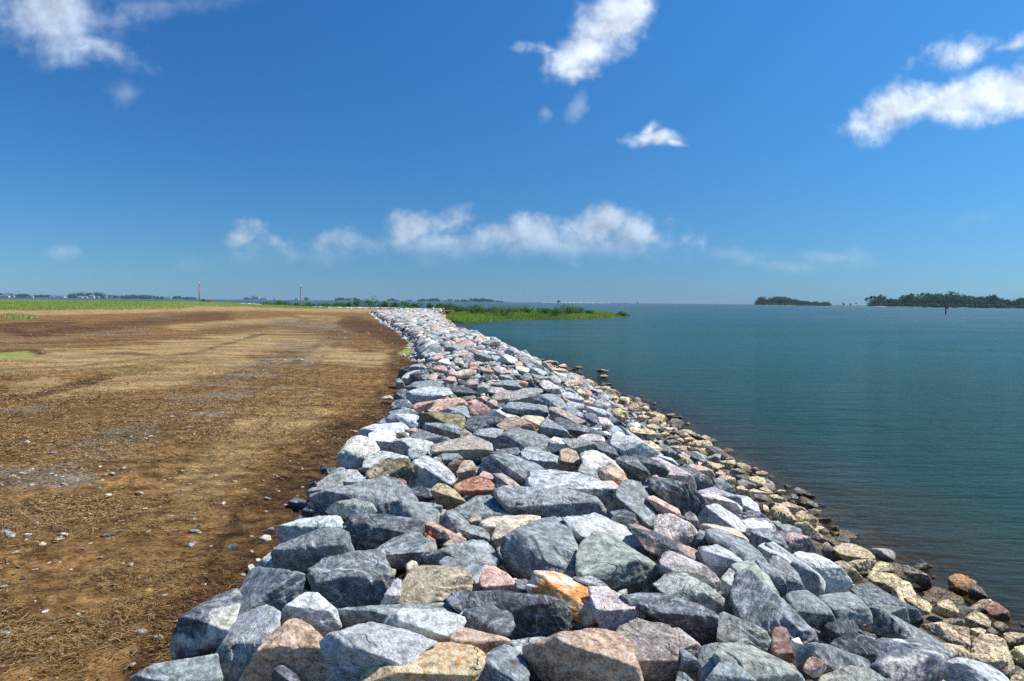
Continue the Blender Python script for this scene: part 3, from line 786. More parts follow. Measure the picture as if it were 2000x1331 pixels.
'K': (1080, 700, 1.25, """
l|50 80 65 77 80 80 84 89 75 92 58 90
q|70 92 85 93 95 105 96 112 86 110 71 102
d|80 88 90 90 110 102 116 110 105 110 92 101
l|88 107 100 105 110 115 114 124 103 122 92 116
g|64 66 75 68 88 78 80 80 66 78
d|118 108 132 116 150 128 140 128 124 120
l|20 70 30 68 45 72 52 78 40 84 26 80
u|55 86 64 86 70 92 66 98 56 94
d|55 112 70 112 84 118 88 128 72 128 58 122
b|96 112 108 116 124 130 120 138 104 128
T|14 42 24 34 40 36 48 40 36 44 22 45
T|36 50 44 48 56 60 54 68 46 62
t|58 68 70 66 82 72 84 80 70 80
T|92 82 104 78 116 84 120 96 108 98 96 90
T|115 108 130 106 142 116 150 128 138 128 124 118
T|138 76 146 74 152 78 144 82
T|62 45 72 43 80 47 72 50
T|92 62 98 58 104 62 100 66 93 66
T|100 80 112 77 118 79 110 83
D|104 64 114 62 116 66 106 68
T|132 90 142 88 152 92 146 97 134 95
T|140 86 160 83 178 90 170 94 150 93
D|182 92 200 90 204 95 188 97
T|146 104 158 102 168 108 158 112 146 110
T|168 110 178 107 190 110 180 114
T|205 102 212 100 216 104 208 106
D|180 116 200 112 214 116 206 122 186 120
T|142 118 152 114 164 120 160 126 146 126
T|190 128 200 124 206 130 198 134
"""),
}
KINDS = {  # tint, second tint, vein, mottle, band, speckle, label colour
 'g': ((.205, .225, .232), (.43, .45, .455), .35, .55, .6, .5, 'blue-grey'),
 'l': ((.42, .435, .44), (.20, .215, .22), .15, .5, .4, .7, 'light grey'),
 'd': ((.095, .105, .112), (.30, .32, .33), .45, .45, .6, .5, 'dark grey'),
 'b': ((.47, .49, .495), (.26, .285, .30), .25, .45, .5, .4, 'pale blue-grey'),
 'h': ((.29, .305, .275), (.45, .44, .37), .25, .5, .6, .4, 'greenish grey'),
 'v': ((.155, .172, .182), (.50, .52, .52), 1.0, .55, .9, .4, 'white-veined grey'),
 'p': ((.52, .34, .28), (.36, .25, .21), .0, .5, .3, .6, 'pink'),
 'P': ((.56, .32, .22), (.38, .20, .13), .0, .5, .3, .4, 'salmon pink'),
 't': ((.45, .37, .27), (.30, .22, .15), .0, .6, .4, .5, 'tan'),
 'n': ((.47, .33, .24), (.34, .29, .24), .1, .6, .4, .8, 'brownish pink'),
 'u': ((.36, .31, .27), (.22, .20, .19), .1, .5, .5, .9, 'taupe'),
 'w': ((.66, .63, .57), (.50, .44, .36), .0, .4, .2, .4, 'whitish'),
 'C': ((.58, .51, .39), (.42, .34, .24), .0, .4, .4, .4, 'cream'),
 'q': ((.50, .44, .42), (.30, .27, .27), .1, .5, .4, .8, 'pale pink'),
 'r': ((.20, .12, .10), (.34, .27, .22), .0, .6, .7, .3, 'dark reddish brown'),
 'R': ((.46, .22, .14), (.26, .14, .10), .0, .6, .5, .3, 'rusty red'),
 'm': ((.17, .145, .07), (.38, .32, .20), .0, .7, .5, .5, 'mossy brown'),
 'k': ((.040, .046, .055), (.10, .115, .13), .35, .5, .5, .3, 'nearly black'),
 'a': ((.33, .36, .38), (.55, .52, .46), .3, .5, 1.6, .3, 'banded grey'),
 'z': ((.46, .33, .29), (.08, .08, .085), .0, 1.1, .6, .5, 'pink and black mottled'),
 's': ((.56, .54, .51), (.10, .115, .135), .0, 1.1, .3, .5, 'black and white mottled'),
 'o': ((.66, .58, .44), (.52, .22, .05), .0, .95, .2, .3, 'orange-stained'),
 'c': ((.50, .38, .22), (.40, .36, .30), .0, .6, .2, .4, 'pebbly orange-tan'),
 'e': ((.46, .34, .19), (.34, .30, .26), .0, .9, .2, 1.0, 'orange-flecked tan'),
 'T': ((.58, .47, .30), (.30, .22, .13), .0, .8, .2, .7, 'tan'),
 'H': ((.40, .40, .35), (.20, .19, .16), .0, .6, .3, .5, 'smooth pale grey'),
 'D': ((.17, .15, .125), (.40, .36, .30), .0, .7, .3, .6, 'dark wet'),
 'O': ((.48, .24, .08), (.26, .17, .10), .0, .9, .2, .7, 'orange-brown'),
}
# ------------------------------------------------------------------ stone material
def rock_material():
    mat = bpy.data.materials.new('quarry_stone'); mat.use_nodes = True
    T = NT(mat.node_tree); bs = mat.node_tree.nodes['Principled BSDF']
    A = lambda n, o='Fac': T.n('ShaderNodeAttribute', attribute_name=n).outputs[o]
    co = A('rco', 'Vector'); ta = A('tint', 'Color'); tb = A('tintb', 'Color')
    pr = T.n('ShaderNodeSeparateXYZ'); T.link(A('par', 'Vector'), pr.inputs[0])
    vein, mott, band = pr.outputs[0], pr.outputs[1], pr.outputs[2]
    pr2 = T.n('ShaderNodeSeparateXYZ'); T.link(A('parb', 'Vector'), pr2.inputs[0])
    spk, peb, toe = pr2.outputs[0], pr2.outputs[1], pr2.outputs[2]
    pos = T.n('ShaderNodeNewGeometry').outputs['Position']
    z = T.n('ShaderNodeSeparateXYZ'); T.link(pos, z.inputs[0]); z = z.outputs[2]
    n1 = T.noise(co, 3.2, 9, .68, dist=.7)
    n2 = T.noise(co, 17, 6, .68)
    n3 = T.noise(co, 70, 4, .75)
    mp = T.n('ShaderNodeMapping'); T.link(co, mp.inputs[0]); mp.inputs['Scale'].default_value = (1.7, 1.7, 5.5)
    nb = T.noise(mp.outputs[0], 3.0, 6, .6, dist=1.3)
    nb2 = T.noise(mp.outputs[0], 9.0, 4, .65, dist=.6)
    e = T.math('SUBTRACT', .72, T.math('MULTIPLY', mott, .22))
    f = T.ss(n1, T.math('SUBTRACT', e, .05), T.math('ADD', e, .06))
    c = T.mix(T.math('MULTIPLY', f, T.math('MINIMUM', T.math('ADD', mott, .15), 1.0)), ta, tb)
    bn = T.math('MULTIPLY', T.math('SUBTRACT', nb, .5), band)
    g = T.math('ADD', 1.0, T.math('MULTIPLY', bn, 1.9))
    g = T.math('MULTIPLY', g, T.ss(n2, .30, .68, .50, 1.50))
    g = T.math('MULTIPLY', g, T.math('ADD', 1.0, T.math('MULTIPLY', T.math('SUBTRACT', n3, .5), T.math('MULTIPLY', spk, 3.6))))
    gc = T.n('ShaderNodeCombineXYZ'); [T.link(g, gc.inputs[i]) for i in range(3)]
    c = T.mix(1.0, c, gc.outputs[0], 'MULTIPLY')
    # veins: thin contour lines of a stretched noise
    mv = T.n('ShaderNodeMapping'); T.link(co, mv.inputs[0]); mv.inputs['Scale'].default_value = (.9, .9, 2.6); mv.inputs['Location'].default_value = (5, 3, 1)
    nv = T.noise(mv.outputs[0], 1.6, 3, .5, dist=.5)
    dv = T.math('ABSOLUTE', T.math('SUBTRACT', nv, .5))
    wv = T.math('MULTIPLY', T.ss(n1, .4, .7, .3, 1.4), .013)
    vm = T.math('SUBTRACT', 1.0, T.ss(dv, T.math('MULTIPLY', wv, .3), wv))
    nv2 = T.noise(mv.outputs[0], 4.5, 2, .5, dist=.8)
    vm2 = T.math('SUBTRACT', 1.0, T.ss(T.math('ABSOLUTE', T.math('SUBTRACT', nv2, .47)), .002, .010))
    vm = T.math('MAXIMUM', vm, T.math('MULTIPLY', vm2, .55))
    c = T.mix(T.math('MULTIPLY', T.math('MULTIPLY', vm, vein), .75), c, (.60, .63, .65, 1))
    # bright fresh chips and pale dust in patches
    chip = T.ss(T.math('ADD', T.math('MULTIPLY', n2, .5), T.math('MULTIPLY', nb2, .5)), .50, .64)
    c = T.mix(T.math('MULTIPLY', chip, .70), c, T.mix(.55, tb, (.58, .60, .60, 1)))
    # dark biotite specks
    dk = T.ss(n3, .34, .27)
    c = T.mix(T.math('MULTIPLY', dk, T.math('MULTIPLY', spk, .7)), c, (.05, .05, .055, 1))
    # orange pebbles set in a conglomerate
    vo = T.n('ShaderNodeTexVoronoi', ins={'Scale': 24.0}); T.link(co, vo.inputs['Vector'])
    pc = T.n('ShaderNodeSeparateColor'); T.link(vo.outputs['Color'], pc.inputs[0])
    pm = T.math('MULTIPLY', T.math('LESS_THAN', vo.outputs['Distance'], .42), T.math('GREATER_THAN', pc.outputs[0], .55))
    pcol = T.mix(pc.outputs[1], (.62, .26, .06, 1), (.72, .58, .40, 1))
    c = T.mix(T.math('MULTIPLY', pm, peb), c, pcol)
    # dark brown colour in the pits of the old rubble
    pit = T.ss(T.noise(co, 38, 4, .7), .46, .36)
    c = T.mix(T.math('MULTIPLY', pit, T.math('MULTIPLY', toe, .75)), c, (.075, .058, .035, 1))
    # wet band just above the water
    wz = T.math('ADD', z, T.math('MULTIPLY', T.math('SUBTRACT', n1, .5), .12))
    wet = T.ss(wz, WATER + .19, WATER + .07)
    c = T.mix(wet, c, T.mix(1.0, c, (.34, .31, .26, 1), 'MULTIPLY'))
    T.link(c, bs.inputs['Base Color'])
    bs.inputs['Specular IOR Level'].default_value = .35
    T.link(T.mixf(wet, .78, .35), bs.inputs['Roughness'])
    nr = T.noise(co, 7.5, 8, .66)
    h = T.math('ADD', T.math('MULTIPLY', nr, .055), T.math('MULTIPLY', nb, .022))
    h = T.math('ADD', h, T.math('MULTIPLY', n2, .018))
    h = T.math('ADD', h, T.math('MULTIPLY', n3, .003))
    h = T.math('ADD', h, T.math('MULTIPLY', T.math('MULTIPLY', pit, toe), -.02))
    h = T.math('ADD', h, T.math('MULTIPLY', T.math('MULTIPLY', pm, peb), .006))
    vc = T.n('ShaderNodeTexVoronoi', feature='DISTANCE_TO_EDGE', ins={'Scale': 2.6})
    wc = T.vm('ADD', co, T.vm('SCALE', T.noise(co, 3, 4, .6, out=1)))
    wc.node.inputs[1].links[0].from_node.inputs['Scale'].default_value = .35
    T.link(wc, vc.inputs['Vector'])
    crack = T.math('MULTIPLY', T.ss(vc.outputs['Distance'], .022, 0.0), T.ss(n1, .48, .6))
    h = T.math('ADD', h, T.math('MULTIPLY', crack, -.02))
    bp = T.n('ShaderNodeBump', ins={'Strength': .85, 'Distance': 1.0}); T.link(h, bp.inputs['Height'])
    T.link(bp.outputs[0], bs.inputs['Normal'])
    return mat
STONE = rock_material()

_ico = {}
def ico(n):
    if n not in _ico:
        bm = bmesh.new(); bmesh.ops.create_icosphere(bm, subdivisions=n, radius=1)
        V = np.array([v.co[:] for v in bm.verts]); F = np.array([[v.index for v in f.verts] for f in bm.faces]); bm.free()
        _ico[n] = (V / np.linalg.norm(V, axis=1)[:, None], F)
    return _ico[n]

def hull_planes(P):
    bm = bmesh.new()
    for p in P: bm.verts.new(p)
    r = bmesh.ops.convex_hull(bm, input=bm.verts[:])
    bm.normal_update()
    c = P.mean(0)
    out = []
    for f in bm.faces:
        a = f.calc_area()
        if a < 1e-9: continue
        n = np.array(f.normal); d = float(n @ (np.array(f.calc_center_median()) - c))
        if d < 0: n, d = -n, -d
        out.append((a, n, d))
    bm.free()
    out.sort(key=lambda q: -q[0])
    N, D = [], []
    for a, n, d in out:
        if any(n @ m > .985 for m in N): continue
        N.append(n); D.append(max(d, 1e-4))
    return c, np.array(N), np.array(D)

def rock_geo(P, sub, seed, rough=1.0, p=26):
    """a stone filling the convex hull of the points P: flat broken faces, worn edges, chips and grain"""
    rng = np.random.RandomState(seed)
    P = np.asarray(P, float)
    c, N, D = hull_planes(P)
    Q = P - c
    ev, U = np.linalg.eigh(Q.T @ Q / len(Q)); ext = np.sqrt(np.maximum(ev, 1e-6)) + .12 * np.sqrt(ev.max())
    V, F = ico(sub)
    dirs = (V * ext) @ U.T; dirs /= np.linalg.norm(dirs, axis=1)[:, None]
    size = float(np.sqrt(ev.sum())) * 1.6
    # extra break planes cut small corners off
    r0 = None
    def radius(N, D):
        q = np.maximum(dirs @ N.T, 0) / D
        mx = q.max(1)
        return 1.0 / (mx * (np.power(q / mx[:, None], p).sum(1)) ** (1.0 / p))
    r0 = radius(N, D)
    pts = dirs * r0[:, None]
    for k in range(rng.randint(7, 13)):
        i = rng.randint(len(pts)); n = pts[i] / np.linalg.norm(pts[i]) + rng.normal(0, .45, 3); n /= np.linalg.norm(n)
        sup = (pts @ n).max()
        N = np.vstack([N, n]); D = np.append(D, sup * rng.uniform(.86, .97))
    r = radius(N, D) * 1.035
    pts = dirs * r[:, None]
    off = rng.uniform(-50, 50, 3)
    A = rng.normal(size=(3, 3)); A, _ = np.linalg.qr(A)
    L = (pts / size) @ A + off
    warp = np.stack([vnoise(L * 2.0, seed % 97 + k) for k in range(3)], 1) * .35
    strata = (L + warp) @ np.array([.35, .2, 1.0]) * 5.0
    saw = strata - np.floor(strata); saw = np.where(saw < .86, saw / .86, (1 - saw) / .14)
    h = .026 * fbm(L * 2.2, seed % 89, 4, .6) + .040 * (saw - .5) * smooth01(.5 + 1.2 * vnoise(L * 1.6, 31)) \
        - .045 * np.maximum(0, vnoise(L * 3.1 + 9, 77)) ** 1.5 + .014 * fbm(L * 9, 3, 3, .6) - .022 * np.abs(vnoise(L * 4.5, 55))
    pts = pts * (1 + h * rough)[:, None] + c
    return pts, F, L * size

def rock_attrs(n, L, kind, rng, wear=1.0):
    a, b, vein, mott, band, spk, _ = KINDS[kind]
    k = rng.uniform(1.0, 1.5); hue = rng.normal(0, .018, 3)
    ta = np.clip(np.array(a) * np.array([1.02, 1.0, .93]) * k * (1 + hue), .01, .85); tb = np.clip(np.array(b) * k, .01, .85)
    one = np.ones((n, 1))
    vein = np.clip(vein + rng.uniform(-.3, .3), 0, 1)
    toe = 1.0 if kind in 'TDOR' else 0.0
    peb = {'c': .95, 'e': .35, 'O': .4}.get(kind, 0)
    return dict(rco=L, tint=np.hstack([one * ta, one]), tintb=np.hstack([one * tb, one]),
                par=one * np.array([vein, np.clip(mott + rng.uniform(-.15, .15), 0, 1.3), band]), parb=one * np.array([spk, peb, toe]))

def surf_hit(x, y):   # stones in the shallows stand out of the water
    return np.maximum(surf(x, y), WATER + .06)

def surf_edge(x, y):
    z = surf_hit(x, y)
    L = Lx(y)
    return np.where((x > L - .8) & (x < L + .8), np.maximum(z, .40 * smooth01((x - L + .8) / .7)), z)

ROCKS = []      # everything traced: dict(kind, loc, poly, obj ...)
def pix_poly_area(a):
    x, y = a[:, 0], a[:, 1]
    return .5 * abs(np.dot(x, np.roll(y, 1)) - np.dot(y, np.roll(x, 1)))

def build_traced():
    seed = 100
    for tk, (ox, oy, sc_, txt) in TILES.items():
        for line in txt.strip().split('\n'):
            head, pts = line.split('|')
            head, _, lm = head.partition('*')
            loose = head.endswith('-loose'); kind = head[0]
            a = np.array([float(v) for v in pts.split()]).reshape(-1, 2) * sc_ + np.array([ox, oy])
            seed += 1
            rng = np.random.RandomState(seed)
            cen = a.mean(0); a = cen + (a - cen) * 1.015; w = np.ptp(a[:, 0]); hh = np.ptp(a[:, 1])
            cx, cy = cen; cyh = cen[1] + (.22 * hh if loose or kind in 'TDOHR' else .05 * hh)
            r = hit(cx, cyh, surf_hit if loose or kind in 'TDOHR' else surf_edge)
            if r is None: continue
            P0, t0 = r
            if kind in 'TDOHR': P0 = P0 + 0
            d0 = ray(cx, cyh)
            t = t0
            e = .15
            gx = (surf(P0[0] + e, P0[1]) - surf(P0[0] - e, P0[1])) / (2 * e); gy = (surf(P0[0], P0[1] + e) - surf(P0[0], P0[1] - e)) / (2 * e)
            ns = np.array([-np.clip(gx, -.9, .9), -np.clip(gy, -.5, .5), 1.0]); ns /= np.linalg.norm(ns)
            vd = -d0 / np.linalg.norm(d0)
            flat = .95 if not loose else 1.2
            tl = .16 if loose or kind in 'TDOHR' else .30
            n = ns * (flat + .35) + vd * .5 + np.array([rng.normal(0, tl), rng.normal(0, tl * .6), 0]); n /= np.linalg.norm(n)
            if not (loose or kind in 'TDOHR'): t0 = t0 * (1 + rng.normal(0, .012))
            ra = rng.normal(0, .3) if rng.rand() < .55 else rng.choice([-1, 1, 1]) * rng.uniform(.5, 1.2); ca, sa = math.cos(ra), math.sin(ra)
            off = (-.12 + .34 * rng.rand()) * hh          # the break between the lit top and the front face
            vup = (cen[1] + off - a[:, 1]) * ca + (a[:, 0] - cen[0]) * sa
            dd = ray(a[:, 0], a[:, 1])
            O = np.array([0, 0, CAMZ])
            mpp = t0 / FPX
            W = max(w, hh) * mpp; S = math.sqrt(w * hh) * mpp
            b0 = np.array([cen[0], cen[1] + off]); rb = ray(*b0)
            PR = O + rb * (t0 - .10 * S)
            den = dd @ n
            tt = ((PR - O) @ n) / np.where(np.abs(den) < 1e-3, -1e-3, den)
            tt = np.clip(tt, t0 - .45 * W, t0 + .85 * W)
            lowt = t0 - .08 * S + np.abs(vup) * mpp * rng.uniform(.05, .50)
            tt = np.where(vup > 0, tt, lowt) + rng.normal(0, .03 * S, len(tt))
            P = [O + dd[i] * tt[i] for i in range(len(a))]
            for q in (-rng.uniform(.28, .42), rng.uniform(.28, .42), rng.uniform(-.1, .1)):
                bx = cen[0] + q * w * ca; by = cen[1] + off + q * w * sa * .5
                by = min(by, cen[1] + .42 * hh)
                P.append(O + ray(bx, by) * (t0 - rng.uniform(.10, .22) * S))
            # the hidden far and lower side
            for j in range(0, len(a)):
                b = cen + (a[j] - cen) * (.80 if j % 2 else .66)
                P.append(O + ray(b[0], b[1]) * (tt[j] * .4 + t0 * .6 + (.55 if j % 2 else .8) * S * (.6 if loose else 1)))
            P = np.array(P)
            pxs = math.sqrt(w * hh)
            sub = 6 if pxs > 95 else 5 if pxs > 38 else 4 if pxs > 16 else 3
            V, F, L = rock_geo(P, sub, seed, rough=2.3 if kind in 'TDO' else 1.5 if kind in 'km' else 1.0, p=rng.choice([80, 120, 170]) if kind not in 'TDOHR' else 55)
            base = V.mean(0); base[2] = V[:, 2].min()
            me = mk_mesh('granite_boulder', V - base, F, attrs=rock_attrs(len(V), L * (1.0 if pxs > 20 else .8), kind, rng))
            old = kind in 'TDOHR'
            nm = 'loose_stone' if loose else 'shore_rubble_stone' if old else 'granite_boulder'
            o = obj(nm, me, STONE, loc=base)
            ROCKS.append(dict(kind=kind, o=o, poly=a, cen=cen, area=pix_poly_area(a), w=w, h=hh, lm=lm, loose=loose, old=old, traced=True, pos=P0))
build_traced()

# ---- every other stone of the bank
def mask_traced():
    M = np.zeros((666, 1000), bool)
    yy, xx = np.mgrid[0:666, 0:1000]; xx = xx * 2 + 1; yy = yy * 2 + 1
    for r in ROCKS:
        a = r['poly']; x0, x1 = int(a[:, 0].min() // 2), int(a[:, 0].max() // 2) + 1; y0, y1 = int(a[:, 1].min() // 2), int(a[:, 1].max() // 2) + 1
        x0, y0 = max(x0, 0), max(y0, 0)
        X = xx[y0:y1, x0:x1]; Y = yy[y0:y1, x0:x1]
        if X.size == 0: continue
        ins = np.zeros(X.shape, bool); j = len(a) - 1
        for i in range(len(a)):
            c = (a[i, 1] > Y) != (a[j, 1] > Y)
            with np.errstate(divide='ignore', invalid='ignore'):
                c &= X < (a[j, 0] - a[i, 0]) * (Y - a[i, 1]) / (a[j, 1] - a[i, 1]) + a[i, 0]
            ins ^= c; j = i
        M[y0:y1, x0:x1] |= ins
    return M

def proto(sub, seed, flat, rough=1.0):
    rng = np.random.RandomState(seed)
    n = rng.randint(9, 14)
    P = rng.normal(size=(n, 3)); P /= np.linalg.norm(P, axis=1)[:, None]
    P *= np.array([rng.uniform(.95, 1.4), rng.uniform(.7, .98), flat]) * rng.uniform(.85, 1.05, (n, 1)) * 1.12
    return rock_geo(P, sub, seed, p=60, rough=rough)

def rot_to(n, ang, rng):
    n = n / np.linalg.norm(n)
    a = np.array([math.cos(ang), math.sin(ang), 0]); a -= n * (a @ n); a /= np.linalg.norm(a)
    return np.stack([a, np.cross(n, a), n], 1)

TOEP = {s: [proto(s, 1500 + k, .40 + .06 * (k % 5), rough=2.2) for k in range(16)] for s in (2, 3, 4)}
PROTOS = {s: [proto(s, 900 + k, .42 + .04 * (k % 6)) for k in range(14 if s > 2 else 20)] for s in (2, 3, 4)}

class Pile:
    def __init__(s): s.V, s.F, s.A, s.n = [], [], [], 0
    def add(s, V, F, A): s.V.append(V); s.F.append(F + s.n); s.n += len(V); s.A.append(A)
    def build(s, name, mat):
        if not s.V: return None
        at = {k: np.concatenate([a[k] for a in s.A]) for k in s.A[0]}
        return obj(name, mk_mesh(name, np.concatenate(s.V), np.concatenate(s.F), attrs=at), mat)

GRANITE_MIX = 'gggggggllllbbbddhhvvppPqqtuunwCagg'
TOE_MIX = 'TTTTTTTHDD'
def pick(mix, rng): return mix[rng.randint(len(mix))]

def scatter_bank():
    rng = np.random.RandomState(7)
    M = mask_traced()
    def covered(P, rad):
        px, py, d = project(P)
        n = 0
        for ox, oy in ((0, 0), (-rad, 0), (rad, 0), (0, -rad * .6), (0, rad * .5)):
            i, j = int((py + oy) // 2), int((px + ox) // 2)
            if 0 <= i < 666 and 0 <= j < 1000 and M[i, j]: n += 1
        return n, px, py, d
    cand = []
    y = 1.2
    while y < 187:
        step = .33 if y < 27 else .40 if y < 60 else .46
        L, G, C = float(Lx(y)), float(Gx(y)), float(Cx(y))
        x = L - .05 + rng.uniform(0, .2)
        while x < G + .25:
            slope = x > C
            q = rng.uniform(.75, 1.5)
            cand.append((x + rng.normal(0, .04), y + rng.normal(0, .08), step * q))
            x += step * q * (1.18 if not slope else 1.02)
        y += step * .86
    pile = Pile(); extra = []
    for (x, y, sz) in cand:
        z = float(surf(x, y))
        P = np.array([x, y, z])
        rad = sz * .5 / y * FPX if y > .5 else 500
        n, px, py, d = covered(P + np.array([0, 0, -.05]), rad)
        inframe = -80 < px < 2080 and -80 < py < 1420 and d > .5
        near = y < 27.5
        e = .2
        gx = (float(surf(x + e, y)) - float(surf(x - e, y))) / (2 * e)
        nrm = np.array([-np.clip(gx, -.9, .9), 0, 1.0]) + rng.normal(0, .22, 3) * np.array([1, 1, 0])
        kind = pick(GRANITE_MIX, rng)
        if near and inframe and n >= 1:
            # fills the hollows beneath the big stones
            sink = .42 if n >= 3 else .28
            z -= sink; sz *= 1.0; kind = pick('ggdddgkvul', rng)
            ssub = 3
        else:
            z -= .13 + .06 * rng.rand()
            if y > 27: sz *= rng.choice([.8, 1.0, 1.2, 1.45])
            ssub = 4 if y < 20 else 3 if y < 48 else 2
        if x > float(Gx(y)) - .1: kind = pick('gglTTbd', rng)
        V, F, Lc = PROTOS[ssub][rng.randint(len(PROTOS[ssub]))]
        R = rot_to(nrm, rng.uniform(0, math.pi), rng)
        V2 = (V * sz * .56) @ R.T + np.array([x, y, z])
        ent = dict(V=V2, F=F, A=rock_attrs(len(V2), (Lc * sz * .56 + rng.uniform(-30, 30, 3)) @ R.T, kind, rng), kind=kind, px=px, py=py, pix=sz / max(y, 1) * FPX, P=np.array([x, y, z]), vis=inframe and not (near and n >= 1), old=False)
        extra.append(ent)
    # chips and small stones caught between the boulders
    for k in range(1500):
        y = 2.2 * (24 / 2.2) ** rng.rand(); L, G = float(Lx(y)), float(Gx(y))
        x = rng.uniform(L + .1, G + .2); sz = rng.uniform(.07, .20)
        z = float(surf(x, y)) - rng.uniform(.10, .24)
        kind = pick('gglldtpqunw', rng)
        V, F, Lc = PROTOS[2][rng.randint(20)]
        R = rot_to(np.array([0, 0, 1.0]) + rng.normal(0, .5, 3), rng.uniform(0, math.pi), rng)
        V2 = (V * sz * .56) @ R.T + np.array([x, y, z])
        extra.append(dict(V=V2, F=F, A=rock_attrs(len(V2), (Lc * sz * .56 + rng.uniform(-30, 30, 3)) @ R.T, kind, rng), kind=kind, px=0, py=0, pix=1, P=np.array([x, y, z]), vis=False, old=False))
    return extra

def scatter_toe():
    rng = np.random.RandomState(21)
    M = mask_traced(); out = []
    y = 4.0
    while y < 186:
        step = .27 if y < 60 else .34
        G, W = float(Gx(y)), float(Wx(y))
        x = G - .15
        while x < W + 2.4:
            dd = x - (W - .2)
            keep = 1.0 if dd < 0 else (.60 * math.exp(-dd / 1.0))
            if y > 128 and dd > 0: keep = 0
            if dd > (.25 if y < 24 else .9): keep = 0
            sz = step * (rng.uniform(.45, 1.2) if rng.rand() < .75 else rng.uniform(1.2, 2.1))
            if rng.rand() < keep:
                xx = x + rng.normal(0, .06); yy = y + rng.normal(0, .08)
                z = float(terrain(xx, yy)) + sz * .10
                if dd > 0: z = WATER - rng.uniform(.0, .17)
                P = np.array([xx, yy, z]); px, py, d = project(P)
                i, j = int(py // 2), int(px // 2)
                cov = 0 <= i < 666 and 0 <= j < 1000 and M[i, j]
                if not cov or dd < 0:
                    if cov: z -= .16; sz *= .8
                    kind = pick(TOE_MIX, rng)
                    if dd > .0 and rng.rand() < .5: kind = 'D'
                    s = 4 if y < 14 else 3 if y < 40 else 2
                    V, F, Lc = TOEP[s][rng.randint(16)]
                    R = rot_to(np.array([0, 0, 1.0]) + rng.normal(0, .25, 3) * np.array([1, 1, 0]), rng.uniform(0, 6.3), rng)
                    k = sz * .52
                    V2 = (V * k * np.array([1, 1, 1.05])) @ R.T + np.array([xx, yy, z])
                    out.append(dict(V=V2, F=F, A=rock_attrs(len(V2), Lc * k + rng.uniform(-30, 30, 3), kind, rng), kind=kind, px=px, py=py, pix=sz / y * FPX, P=P,
                                    vis=(-30 < px < 2030 and -30 < py < 1360 and not cov), old=True))
            x += sz * 1.22
        y += step * .92
    return out
